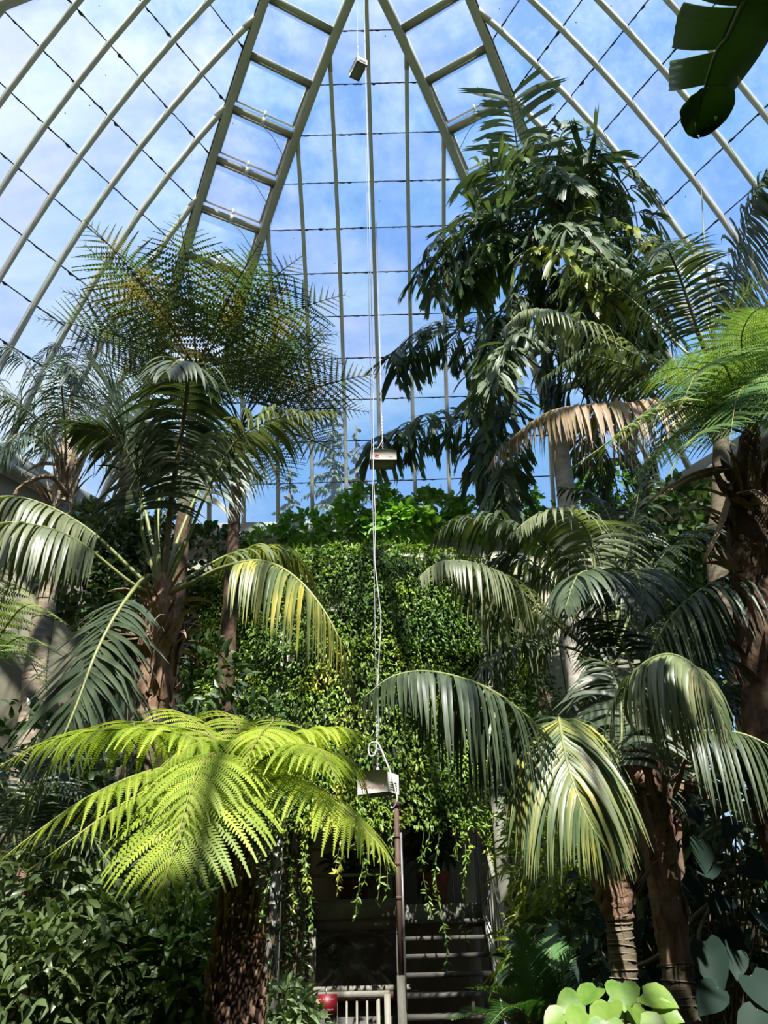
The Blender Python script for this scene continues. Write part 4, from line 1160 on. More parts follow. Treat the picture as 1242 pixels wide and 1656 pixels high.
cg = (880, 640, 9.17)
pg = ground(P(925, 1000, 9.17))
palmG = thing('fishtail_palm', 'very tall fishtail palm with ragged leaves reaching the right vents', 'palm', pg)
trunk(palmG, [pg, P(925, 1000, 9.17), P(918, 830, 9.17), P(908, 740, 9.17), P(893, 650, 9.17), P(880, 540, 8.88), P(872, 440, 8.46), P(862, 380, 8.21)], [.17, .165, .16, .15, .13, .11, .08, .04], 'trunk_pale', n=80, bumps=.03)
for kw, ctrl in [
    (dict(bip=False, n2=24, L=.66, w=.085, droop=.8), [(862, 400, 8.29), (850, 340, 8.04), (838, 250, 7.67), (830, 190, 7.39), (826, 150, 7.21)]),
    (dict(bip=False, n2=18, L=.66, w=.085, droop=1.2), [(855, 385, 8.23), (835, 330, 7.96), (800, 280, 7.66), (775, 270, 7.57)]),
    (dict(bip=True, n2=6, L=.44, ln2=.6), [(860, 380, 8.21), (870, 300, 7.88), (895, 240, 7.62), (930, 225, 7.52), (960, 260, 7.62)]),
    (dict(bip=True, n2=7, L=.40, ln2=.7), [(900, 430, 8.42), (920, 370, 8.17), (940, 300, 7.83), (980, 270, 7.66), (1020, 320, 7.82), (1035, 390, 8.07)]),
    (dict(bip=True, n2=7, L=.46, ln2=.65), [(860, 430, 8.42), (820, 375, 8.14), (765, 365, 8.06), (715, 395, 8.14), (690, 450, 8.32)]),
    (dict(bip=True, n2=7, L=.46, ln2=.7, mat='fish_yellow'), [(875, 430, 8.42), (878, 390, 8.12), (876, 385, 7.96), (872, 430, 8.01), (868, 500, 8.26)]),
    (dict(bip=True, n2=7, L=.46, ln2=.7, mat='fish_yellow'), [(885, 440, 8.46), (930, 390, 8.21), (985, 385, 8.14), (1030, 420, 8.24), (1050, 480, 8.45)]),
    (dict(bip=True, n2=7, L=.46, ln2=.7, mat='fish_yellow'), [(865, 450, 8.46), (830, 410, 8.20), (790, 410, 8.11), (755, 450, 8.23)]),
    (dict(bip=True, n2=8, L=.46, ln2=.7), [(880, 600, 9.72), (820, 555, 9.49), (750, 535, 9.36), (690, 540, 9.34), (640, 580, 9.41)]),
    (dict(bip=True, n2=8, L=.48, ln2=.7), [(888, 690, 10.17), (830, 670, 10.08), (760, 675, 9.99), (690, 680, 9.90), (610, 715, 9.81)]),
    (dict(bip=True, n2=6, L=.48, ln2=.6), [(880, 660, 10.17), (830, 640, 9.99), (800, 680, 9.81), (780, 750, 9.72)]),
    (dict(bip=True, n2=7, L=.46, ln2=.75), [(885, 560, 8.96), (940, 500, 8.75), (1000, 490, 8.76), (1060, 530, 8.97)]),
    (dict(bip=True, n2=7, L=.46, ln2=.75), [(878, 540, 8.83), (850, 500, 8.53), (820, 510, 8.48), (795, 570, 8.54)]),
    (dict(bip=True, n2=7, L=.46, ln2=.75), [(880, 520, 8.79), (920, 470, 8.49), (960, 480, 8.45), (985, 540, 8.65)]),
    (dict(bip=True, n2=7, L=.46, ln2=.75), [(885, 600, 9.08), (900, 560, 8.78), (915, 570, 8.63), (925, 630, 8.54)]),
    (dict(bip=True, n2=6, L=.46, ln2=.7), [(890, 680, 9.26), (850, 700, 9.35), (820, 760, 9.44), (810, 820, 9.44)]),
    (dict(bip=True, n2=6, L=.46, ln2=.7), [(895, 700, 9.26), (950, 690, 9.44), (985, 740, 9.62), (1000, 800, 9.71)]),
    (dict(bip=False, n2=20, L=.62, w=.08, droop=1.0), [(900, 420, 8.2), (915, 375, 8.1), (932, 320, 7.9), (945, 280, 7.7), (965, 250, 7.5)]),
    (dict(bip=False, n2=20, L=.62, w=.08, droop=1.3), [(880, 430, 8.2), (850, 380, 7.9), (810, 350, 7.6), (765, 345, 7.4)]),
    (dict(bip=True, n2=7, L=.44, ln2=.7), [(875, 430, 8.2), (905, 380, 7.7), (945, 380, 7.4), (985, 440, 7.3)]),
    (dict(bip=True, n2=7, L=.44, ln2=.7), [(870, 430, 8.2), (870, 350, 7.9), (890, 290, 7.6), (925, 300, 7.4)]),
    (dict(bip=True, n2=7, L=.44, ln2=.7, mat='fish_yellow'), [(878, 450, 8.2), (900, 410, 7.7), (935, 420, 7.4), (960, 480, 7.3)]),
    (dict(bip=True, n2=7, L=.44, ln2=.7), [(880, 560, 8.6), (850, 545, 8.2), (815, 560, 8.0), (790, 620, 7.9)]),
    (dict(bip=True, n2=7, L=.44, ln2=.7), [(882, 520, 8.5), (930, 520, 8.2), (975, 545, 8.0), (1000, 600, 7.9)]),
]:
    fish_frond(palmG, ctrl, **kw)

# ------------------------------------------------------------------ banana leaf hanging in at the top right
J = 0.0


def bY(y): return 2.05 + .62 * (y / 220.0) if y > 0 else 2.05 + .55 * y / 220.0


bplant = thing('banana_plant', 'banana plant overhead, unseen crown added for shade, with one large torn dark leaf hanging in at the top right corner', 'banana plant', (2.7, 0.35, 0.0))
_o = loc_of(bplant)
trunk(bplant, [(2.7, .35, 0), (2.68, .36, 2.5), (2.6, .4, 5.0)], [.16, .13, .07], 'stem_green', 'false_stem')
for az, el, ln in ((-.9, 60, 2.6), (.75, 58, 2.4), (.1, 70, 2.4), (-.3, 45, 2.3)):  # unseen crown leaves, added to shade the lower right corner
    s_ = spline(radial_ctrl((2.6, .4, 4.85), az, R(el), ln, 1.3, 6), 26); T, S_, N_ = frame(s_)
    w_ = .30 * np.clip(np.sin(np.linspace(-.5, 3.05, 26)), .04, 1) ** .5
    lf = MB().tube(s_, np.linspace(.03, .006, 26), 7).build('leaf', M['banana_rib'], bplant, _o, True)
    mb = MB(); add_strips(mb, np.stack([s_ - S_ * w_[:, None] + N_ * .05, s_, s_ + S_ * w_[:, None] + N_ * .05], 1)[None])
    mb.build('leaf_blade', M['banana'], lf, _o, True)


def lamina(name, a, b, nu=5, nv=12, bulge=.02, d0=0.0, d1=0.04, mat='banana'):
    """ruled leaf blade between two pixel edges a (midrib side) and b (margin), slightly curved and 1.5 mm thick"""
    pa_, pb_ = spline([P(x, y, bY(y) + d0) for x, y in a], nv), spline([P(x, y, bY(y) + d1) for x, y in b], nv)
    u = np.linspace(0, 1, nu)[None, :, None]
    g = pa_[:, None] * (1 - u) + pb_[:, None] * u
    nr = nrmz(np.cross(pb_[nv // 2] - pa_[nv // 2], pa_[-1] - pa_[0]))
    rip = .004 * np.sin(np.arange(nv) * 2.4)[:, None] * u[..., 0]
    g = g + nr * (bulge * np.sin(np.pi * u) + rip[..., None])
    top = g.reshape(-1, 3); bot = top + nr * .0015
    f = []
    for i in range(nv - 1):
        for j in range(nu - 1):
            q = [i * nu + j, i * nu + j + 1, (i + 1) * nu + j + 1, (i + 1) * nu + j]
            f += [q, [x + nu * nv for x in q[::-1]]]
    MB().add(np.vstack([top, bot]), f).build(name, M[mat], bl, _o, True)


rib = [(1330, -160), (1240, -60), (1200, 10), (1176, 60), (1158, 85), (1141, 138), (1130, 180), (1124, 210)]
bl = MB().tube(np.vstack([spline([(2.6, .4, 4.9), (2.4, .55, 5.4), P(1380, -230, 1.5)], 12), spline([P(x, y, bY(y) - .004) for x, y in rib], 40)]), np.concatenate([np.linspace(.035, .024, 12), np.linspace(.022, .003, 40)]), 8).build('leaf', M['banana_rib'], bplant, _o, True)
lamina('blade_strip', [(1224, -30), (1212, -10), (1196, 10)], [(1100, -40), (1115, -14), (1136, 0)])
lamina('blade_strip', [(1190, 12), (1184, 40), (1172, 68), (1162, 80)], [(1106, 3), (1096, 24), (1091, 52), (1087, 77)], d1=.10)
lamina('blade_strip', [(1160, 82), (1152, 105), (1146, 122), (1142, 137)], [(1084, 98), (1082, 115), (1082, 132), (1082, 147)], d1=.12, bulge=.04)
lamina('blade_tip', [(1142, 137), (1134, 165), (1129, 190), (1124, 210), (1125, 220)], [(1134, 142), (1108, 165), (1099, 185), (1108, 214), (1121, 223)], d1=-.05, bulge=.03)
lamina('blade_side', [(1290, -110), (1224, -30), (1190, 12), (1160, 82), (1141, 137)], [(1400, -60), (1310, 0), (1262, 40), (1222, 100), (1187, 147)], d1=-.06, bulge=.03, nv=22)
lamina('blade_tip', [(1141, 137), (1134, 165), (1128, 190), (1124, 210), (1126, 219)], [(1187, 142), (1189, 165), (1175, 193), (1148, 217), (1130, 223)], d1=-.05, bulge=.02)

# ------------------------------------------------------------------ gallery with its curtain of vines
GC = np.array([P(585, 1000, 10.9)[0], 10.9])        # centre of the rounded gallery in plan
GA, GB_ = 2.15, 1.8                               # half width, depth towards the viewer
GZ0, GZ1 = 5.25, 6.05


def gal(u, k=1.0):      # u in 0..1 runs along the rounded front edge from left to right
    a = math.pi + u * math.pi
    return np.array([GC[0] + GA * k * math.cos(a), GC[1] + GB_ * k * math.sin(a)])


gal_root = thing('gallery', 'rounded balcony behind the curtain of vines, carried on white columns', 'balcony', (GC[0], GC[1], 0))
_o = loc_of(gal_root)
ring = [gal(u) for u in np.linspace(0, 1, 25)]
pl = [(GC[0] - GA, 12.3), *ring, (GC[0] + GA, 12.3)]
n_ = len(pl)
m = MB().add([(x, y, GZ0) for x, y in pl] + [(x, y, GZ0 + .18) for x, y in pl], [list(range(n_)), list(range(n_, 2 * n_))[::-1]])
m.F.setdefault(4, []).append(np.array([[i, (i + 1) % n_, n_ + (i + 1) % n_, n_ + i] for i in range(n_)]))
m.build('deck', M['cream'], gal_root, _o)
rp_ = np.array([[*gal(u, .97), GZ1 - .25] for u in np.linspace(0, 1, 41)])
MB().tube(rp_, .025, 8).build('handrail', M['cream'], gal_root, _o, True)
for u in np.linspace(.02, .98, 17):
    x, y = gal(u, .97)
    MB().tube([(x, y, GZ0 + .1), (x, y, GZ1 - .25)], .012, 6).build('baluster', M['cream'], gal_root, _o, True)


def column(pxb, Y, w, mat, label, z1=GZ0, face=0.0):
    b = P(*pxb, Y)
    o = thing('column', label, 'column', (b[0], b[1], 0))
    og = loc_of(o)
    MB().box((b[0], b[1], z1 / 2), w / 2, w / 2, z1 / 2).build('shaft', M[mat], o, og)
    MB().box((b[0], b[1], .06), w * .9, w * .9, .06).build('base_plate', M[mat], o, og)
    MB().box((b[0], b[1], z1 - .04), w * .8, w * .8, .04).build('cap_plate', M[mat], o, og)
    return o


column((441, 1560), 9.3, .13, 'white', 'white square column left of the stairs beside the fern trunk')
column((826, 1560), 9.4, .13, 'cream', 'cream square column right of the stairs hung with vines')
column((486, 1540), 10.1, .10, 'cream', 'grey post between the left column and the dark window')
column((757, 1400), 10.6, .14, 'white', 'white post on the landing behind the large terracotta pot')

vine = thing('vine_curtain', 'dense curtain of small-leaved vines hanging over the rounded gallery', 'vine', (GC[0], GC[1], GZ1))
_o = loc_of(vine)
# dark core sheet behind the leaves, lengthened to shade the landing
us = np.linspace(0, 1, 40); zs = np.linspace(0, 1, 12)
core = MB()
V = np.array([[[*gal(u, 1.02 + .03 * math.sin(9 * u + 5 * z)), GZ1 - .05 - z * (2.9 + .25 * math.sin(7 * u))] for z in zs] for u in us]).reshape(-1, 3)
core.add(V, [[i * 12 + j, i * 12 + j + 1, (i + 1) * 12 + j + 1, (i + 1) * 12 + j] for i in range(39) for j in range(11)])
tag(core.build('shading_core', M['moss'], vine, _o, True), None, kind='stuff')


def vine_leaves(mb, n, zlo, zhi, L, w, k0=1.02, k1=1.18, hang=1.0):
    u = rng.random(n); z = zlo + (zhi - zlo) * rng.random(n)
    a = math.pi + u * math.pi
    bul = k0 + (k1 - k0) * (rng.random(n) * .55 + .45 * (np.sin(13 * u + 3 * z) * np.sin(4 * z + 5 * u) * .5 + .5))
    out = np.stack([np.cos(a) / GA, np.sin(a) / GB_, 0 * a], 1); out = nrmz(out)
    b = np.stack([GC[0] + GA * bul * np.cos(a), GC[1] + GB_ * bul * np.sin(a), z], 1)
    d = nrmz(out * .6 + rng.normal(0, .55, (n, 3)) + [0, 0, -.35 * hang])
    nm = nrmz(out * .7 + [0, 0, .9] + rng.normal(0, .4, (n, 3)))
    add_strips(mb, leaf_strips(b, d, nm, L * rng.uniform(.6, 1.4, n), w * rng.uniform(.7, 1.2, n), .5, 2, 'lance', .2))


mb = MB(); vine_leaves(mb, 15000, GZ1 - 1.35, GZ1 + .02, .062, .036)
tag(mb.build('foliage', M['vine'], vine, _o, True), None, kind='stuff')
mb = MB(); vine_leaves(mb, 18000, GZ1 - 3.3, GZ1 - 1.2, .062, .034, 1.02, 1.15)
tag(mb.build('foliage', M['vine'], vine, _o, True), None, kind='stuff')
# top cushion
mb = MB()
for u in np.linspace(.03, .97, 14):
    leaf_cloud(mb, [*gal(u, .98), GZ1 - .02], (.30, .28, .13), 260, .065, .036, .3, 'lance', 2)
tag(mb.build('foliage', M['vine'], vine, _o, True), None, kind='stuff')

# single long strands that hang below the curtain
strands = []
for i in range(80):
    strands.append((rng.uniform(.06, .94), GZ1 - 2.5 - rng.random() * .4, rng.uniform(.3, 1.5)))
strands += [(.62, 3.7, 2.3), (.66, 3.7, 2.0), (.60, 3.6, 1.7), (.36, 3.6, 1.9), (.40, 3.6, 1.6), (.15, 3.7, 1.6), (.86, 3.7, 2.1), (.90, 3.7, 2.3), (.83, 3.6, 1.8)]
for u, zt, ln in strands:
    x, y = gal(u, 1.06)
    n = max(8, int(ln * 44))
    zz_ = zt - np.sort(rng.random(n)) * ln
    sx = .04 * np.sin(zz_ * 5 + u * 40); sy = .03 * np.cos(zz_ * 4 + u * 30)
    b = np.stack([x + sx, y + sy, zz_], 1)
    st = MB().tube(b, .0035, 4)
    so = st.build('hanging_strand', M['stem_green'], vine, _o, True)
    d = nrmz(rng.normal(0, .7, (n, 3)) + [0, -.2, -.3])
    mb = MB(); add_strips(mb, leaf_strips(b, d, nrmz(rng.normal(0, .4, (n, 3)) + [0, -.6, .8]), rng.uniform(.05, .085, n), rng.uniform(.022, .034, n), .4, 2, 'lance', .2))
    tag(mb.build('strand_leaves', M['vine'], so, _o, True), None, kind='stuff')

# climbers clinging to the columns
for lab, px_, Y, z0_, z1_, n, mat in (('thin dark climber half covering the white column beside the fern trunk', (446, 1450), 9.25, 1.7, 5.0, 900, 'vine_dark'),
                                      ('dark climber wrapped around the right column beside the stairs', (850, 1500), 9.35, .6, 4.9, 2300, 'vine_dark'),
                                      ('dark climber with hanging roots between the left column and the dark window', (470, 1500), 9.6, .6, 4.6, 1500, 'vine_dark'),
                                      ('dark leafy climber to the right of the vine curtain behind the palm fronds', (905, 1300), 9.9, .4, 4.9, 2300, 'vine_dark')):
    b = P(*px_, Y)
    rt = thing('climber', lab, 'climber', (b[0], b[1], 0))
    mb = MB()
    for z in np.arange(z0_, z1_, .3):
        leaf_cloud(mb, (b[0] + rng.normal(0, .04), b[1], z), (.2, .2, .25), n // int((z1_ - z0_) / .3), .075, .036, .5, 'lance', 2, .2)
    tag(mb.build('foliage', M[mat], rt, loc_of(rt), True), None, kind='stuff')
    for k in range(6):
        q = rng.normal(0, .07, (5, 2))
        MB().tube(spline([(b[0] + q[j, 0], b[1] + q[j, 1] * .6 - .02, z) for j, z in enumerate(np.linspace(.02, z1_ - .1, 5))], 24), .012, 5).build('stem', M['stem'], rt, loc_of(rt), True)

# leafy shrubs growing on the gallery and along the sill
shrub('leafy_shrub', 'bright leafy shrub on the gallery under the middle sensor box', 'shrub',
      [(600, 825, 10.2, .50, .4, .34, 420), (650, 850, 10.1, .55, .4, .30, 420), (560, 860, 10.2, .45, .4, .26, 300), (700, 830, 10.4, .5, .4, .32, 380)], 'shrub', .15, .095, 9, base=(P(625, 900, 10.4)[0], 10.4, GZ0 + .18), prof='round', droop=.7)
shrub('leafy_shrub', 'low leafy shrub at the left end of the gallery below the sill', 'shrub',
      [(490, 855, 10.8, .40, .3, .26, 260), (440, 880, 11.0, .5, .3, .25, 300), (520, 885, 10.6, .4, .3, .2, 200)], 'shrub', .13, .085, 6, base=(P(500, 900, 11.2)[0], 11.2, GZ0 + .18), prof='round', droop=.7)
shrub('leafy_shrub', 'light green shrub right of the gallery behind the fishtail palm trunk', 'shrub',
      [(770, 840, 10.8, .5, .4, .34, 380), (830, 815, 11.0, .45, .4, .3, 320), (990, 790, 11.0, .6, .4, .35, 360), (900, 860, 11.0, .6, .4, .4, 360)], 'shrub', .12, .085, 8, base=(P(880, 900, 11.4)[0], 11.4, 0.0), prof='round', droop=.7)
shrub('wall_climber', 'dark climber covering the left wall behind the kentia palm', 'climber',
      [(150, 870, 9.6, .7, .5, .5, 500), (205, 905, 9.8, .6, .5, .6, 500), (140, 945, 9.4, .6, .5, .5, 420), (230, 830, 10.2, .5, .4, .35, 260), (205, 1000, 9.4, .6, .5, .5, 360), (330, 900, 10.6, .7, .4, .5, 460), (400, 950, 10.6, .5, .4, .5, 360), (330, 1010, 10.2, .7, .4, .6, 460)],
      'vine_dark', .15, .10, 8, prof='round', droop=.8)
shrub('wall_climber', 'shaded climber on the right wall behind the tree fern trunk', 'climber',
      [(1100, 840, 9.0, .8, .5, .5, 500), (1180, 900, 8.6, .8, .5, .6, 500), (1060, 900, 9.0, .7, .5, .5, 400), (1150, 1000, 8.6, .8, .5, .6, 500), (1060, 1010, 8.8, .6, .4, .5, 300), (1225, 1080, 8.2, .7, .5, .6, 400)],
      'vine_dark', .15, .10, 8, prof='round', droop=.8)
ff = thing('tree_fern', 'small green fern with ladder-like fronds at the left edge below the feather palm', 'fern', ground(P(-20, 1100, 6.2)))
trunk(ff, [loc_of(ff), P(-20, 1250, 6.2), P(-30, 1075, 6.2)], [.06, .05, .04], 'trunk_fern2')
for tipc in [(110, 1010, 5.6), (60, 980, 5.9), (100, 1060, 5.4), (30, 950, 6.2), (80, 1120, 5.2)]:
    fern_frond(ff, [(-30, 1075, 6.2), ((-30 + tipc[0]) * .5, min(1075, tipc[1]) - 30, (6.2 + tipc[2]) / 2), tipc], n=16, m=10, L=.22, mat='fern_mid', droop=.4)

# ------------------------------------------------------------------ stairs, landing, glazed frame, barrier
LZ, LY = 2.08, 10.2
st = thing('staircase', 'open steel staircase with dark treads leading up to the landing', 'stairs', (P(725, 1600, 8.6)[0], 8.9, 0))
_o = loc_of(st)
xl, xr = P(652, 1600, 9.0)[0], P(806, 1600, 9.0)[0]
nst = 12
for k in range(nst):
    z = LZ - .165 * (k + 1); y = LY - .235 * (k + 1) + .1
    if z < .05: break
    MB().box(((xl + xr) / 2, y, z - .02), (xr - xl) / 2, .13, .022).build('tread', M['darkwood'], st, _o)
for x in (xl - .03, xr + .03):
    MB().beam((x, LY + .05, LZ - .08), (x, LY - .235 * 12, LZ - .08 - .165 * 12.2), .05, .26).build('stringer', M['cream'] if x < 0.3 else M['white'], st, _o)
MB().beam((xr + .05, LY, LZ + .95), (xr + .05, LY - .235 * 11.5, LZ + .95 - .165 * 11.5), .04, .05).build('handrail', M['cream'], st, _o)
for k in range(0, 11):
    y = LY - .235 * k - .1; z = LZ - .165 * k - .1
    MB().tube([(xr + .05, y, z - .05), (xr + .05, y, z + 1.0)], .009, 6).build('baluster', M['cream'], st, _o, True)
po = P(650, 1620, 8.55)
newel = thing('handrail_post', 'rusty brown post with a pale lower end left of the stairs', 'post', (po[0], po[1], 0))
MB().tube([(po[0], po[1], 0), (po[0], po[1], 1.42)], .042, 10).build('lower_sleeve', M['cream'], newel, loc_of(newel), True)
MB().tube([(po[0], po[1], 1.40), (po[0], po[1], 2.92)], .027, 10).build('shaft', M['rust'], newel, loc_of(newel), True)
MB().box((po[0] + .038, po[1] - .01, 1.9), .010, .012, .75).build('guide_rail', M['steel'], newel, loc_of(newel))
MB().tube([(po[0], po[1], 2.90), (po[0], po[1], 2.97)], [.045, .02], 10).build('post_cap', M['rust'], newel, loc_of(newel), True)
for z in (2.05, 2.35, 2.6):
    MB().tube([(po[0], po[1], z), (po[0], po[1], z + .03)], .031, 10).build('clamp', M['rust'], newel, loc_of(newel), True)

ld = thing('landing', 'cream landing with a deep fascia at the top of the stairs', 'landing', (.2, 11.2, 0))
_o = loc_of(ld)
x0, x1 = P(492, 1500, LY)[0], P(800, 1500, LY)[0]
MB().box(((x0 + x1) / 2, (LY + 12.3) / 2, LZ - .05), (x1 - x0) / 2, (12.3 - LY) / 2, .05).build('deck', M['cream'], ld, _o)
MB().box(((x0 + x1) / 2, LY - .02, LZ - .12), (x1 - x0) / 2, .03, .12).build('fascia', M['cream'], ld, _o)
MB().box(((x0 + xl) / 2 - .02, LY - .06, LZ - .03), (xl - x0) / 2, .03, .10).build('edge_beam', M['cream'], ld, _o)
for z in (LZ + .33, LZ + .62, LZ + .95):
    MB().tube([(x0, LY + .05, z), (P(640, 1450, LY)[0], LY + .05, z)], .02, 8).build('guard_rail', M['rail'], ld, _o, True)
for x in (x0 + .02, P(628, 1450, LY)[0]):
    MB().box((x, LY + .05, LZ + .45), .045, .045, .55).build('rail_post', M['cream'], ld, _o)
for i in range(16):
    x = P(690, 1450, 11.9)[0] + i * .12
    MB().tube([(x, 11.9, LZ), (x, 11.9, LZ + .95)], .009, 6).build('baluster', M['white'], ld, _o, True)
MB().tube([(P(685, 1450, 11.9)[0], 11.9, LZ + .95), (P(685, 1450, 11.9)[0] + 2.0, 11.9, LZ + .95)], .015, 6).build('back_rail', M['white'], ld, _o, True)

gw = thing('glazed_frame', 'dark glazed frame under the landing with plants behind the glass', 'window', (P(575, 1600, 10.05)[0], 10.05, 0))
_o = loc_of(gw)
fx0, fx1 = P(510, 1550, 10.05)[0], P(642, 1550, 10.05)[0]
zt, zb = LZ - .22, P(575, 1594, 10.05)[2]
MB().box((fx0 - .03, 10.05, (zt + zb) / 2), .035, .04, (zt - zb) / 2).build('jamb', M['cream'], gw, _o)
MB().box((fx1 + .03, 10.05, (zt + zb) / 2), .035, .04, (zt - zb) / 2).build('jamb', M['cream'], gw, _o)
MB().box(((fx0 + fx1) / 2, 10.05, zb - .03), (fx1 - fx0) / 2 + .14, .07, .03).build('window_sill', M['cream'], gw, _o)
MB().box(((fx0 + fx1) / 2, 10.0, zb - .095), (fx1 - fx0) / 2 + .22, .07, .035).build('sill_beam', M['rust'], gw, _o)
MB().box(((fx0 + fx1) / 2, 10.05, (zt + zb) / 2), (fx1 - fx0) / 2, .004, (zt - zb) / 2).build('pane', M['darkglass'], gw, _o)
MB().box(((fx0 + fx1) / 2, 10.08, zb / 2 - .07), (fx1 - fx0) / 2 + .1, .03, zb / 2 - .08).build('base_panel', M['darkwood'], gw, _o)
# plants behind the glazed frame
bf = thing('potted_fern', 'green fern frond drooping behind the dark glass under the landing', 'fern', (P(500, 1600, 11)[0], 11.0, 0))
for tipc, mid in (((598, 1572, 10.5), (550, 1520, 10.7)), ((570, 1600, 10.7), (530, 1545, 10.9))):
    fern_frond(bf, [(505, 1500, 11.2), mid, tipc], n=20, m=10, L=.28, mat='fern_mid', droop=.5)
trunk(bf, [loc_of(bf), P(503, 1560, 11.1), P(505, 1500, 11.2)], [.05, .04, .03], 'trunk_fern2')

br = thing('barrier', 'low cream barrier with thin upright bars in front of the dark window', 'barrier', (P(560, 1640, 8.6)[0], 8.6, 0))
_o = loc_of(br)
bx0, bx1 = P(478, 1620, 8.6)[0], P(630, 1620, 8.6)[0]
bz = P(560, 1609, 8.6)[2]
MB().box(((bx0 + bx1) / 2, 8.6, bz), (bx1 - bx0) / 2, .025, .028).build('top_rail', M['cream'], br, _o)
MB().box((bx1 - .02, 8.6, bz / 2), .028, .028, bz / 2).build('end_post', M['cream'], br, _o)
MB().box((bx1 - .10, 8.6, bz / 2), .012, .02, bz / 2).build('gate_stile', M['cream'], br, _o)
MB().box((bx0 + .02, 8.6, bz / 2), .028, .028, bz / 2).build('end_post', M['cream'], br, _o)
for k in range(1, 9):
    x = bx0 + (bx1 - bx0) * k / 9.2
    MB().tube([(x, 8.6, .03), (x, 8.6, bz)], .011, 6).build('upright_bar', M['cream'], br, _o, True)
sc = P(527, 1625, 8.52)
sg = thing('notice_sign', 'small dark red notice plate hanging on the cream barrier', 'sign', (sc[0], 8.52, sc[2] - .12))
_o = loc_of(sg)
MB().box((sc[0], 8.55, sc[2]), .10, .006, .083).build('plate', M['redsign'], sg, _o)
MB().box((sc[0], 8.557, sc[2] + .10), .006, .004, .03).build('hanger', M['steel'], sg, _o)
for zz_, wds in ((.040, (3, 2, 5)), (-.042, (4, 5))):
    tot = sum(wds) + len(wds) - 1; x = sc[0] - tot * .0135 / 2
    for w_ in wds:
        for k in range(w_):
            m = MB().box((x + .004, 8.5435, sc[2] + zz_), .0014, .0008, .007)
            m.box((x + .0075, 8.5435, sc[2] + zz_ + rng.choice([-.006, 0, .006])), .003, .0008, .0012)
            m.build('letter_mark', M['signtext'], sg, _o)
            x += .0135
        x += .0135


def pot(px_, Y, rad, h, z, label, mat='shrub_mid', nleaf=260, top=.6, leaf=(.22, .05)):
    b = P(*px_, Y)
    rt = thing('potted_plant', label, 'pot plant', (b[0], Y, z))
    og = loc_of(rt)
    prof = [(0, 0), (rad * .72, 0), (rad * .92, h * .8), (rad * 1.08, h * .8), (rad * 1.1, h), (rad * .95, h), (rad * .9, h * .9), (0, h * .9)]
    k = 24; v = []
    for r_, z_ in prof:
        v += [(b[0] + r_ * math.cos(a), Y + r_ * math.sin(a), z + z_) for a in np.arange(k) * 2 * math.pi / k]
    f = [[i * k + j, i * k + (j + 1) % k, (i + 1) * k + (j + 1) % k, (i + 1) * k + j] for i in range(len(prof) - 1) for j in range(k)]
    MB().add(v, f).build('pot', M['terracotta'], rt, og, True)
    mb = MB()
    leaf_cloud(mb, (b[0], Y, z + h + top * .55), (rad * 1.4, rad * 1.3, top * .6), nleaf, leaf[0], leaf[1], .9, 'lance', 4, .1, .5)
    tag(mb.build('foliage', M[mat], rt, og, True), None, kind='stuff')
    for q in range(5):
        MB().tube([(b[0] + rng.normal(0, .03), Y + rng.normal(0, .03), z + h * .85), (b[0] + rng.normal(0, .1), Y + rng.normal(0, .1), z + h + top * .6)], .008, 5).build('stem', M['stem_green'], rt, og, True)


pot((703, 1460), 10.6, .19, .36, LZ, 'large terracotta pot with tall green plant on the landing right of the post', nleaf=200, top=.9, leaf=(.26, .12))
pot((572, 1458), 10.6, .20, .30, LZ, 'terracotta trough of dark leaves on the landing behind the guard rails', 'vine_dark', 160, .4)
pot((657, 1352), 9.9, .10, .14, LZ + .85, 'tiny hanging terracotta pot beside the rusty post', 'vine_dark', 40, .15, (.08, .03))

# ------------------------------------------------------------------ hanging sensor boxes, chains and cables
ZTOP = float(hgt(S_TOP)) - .05


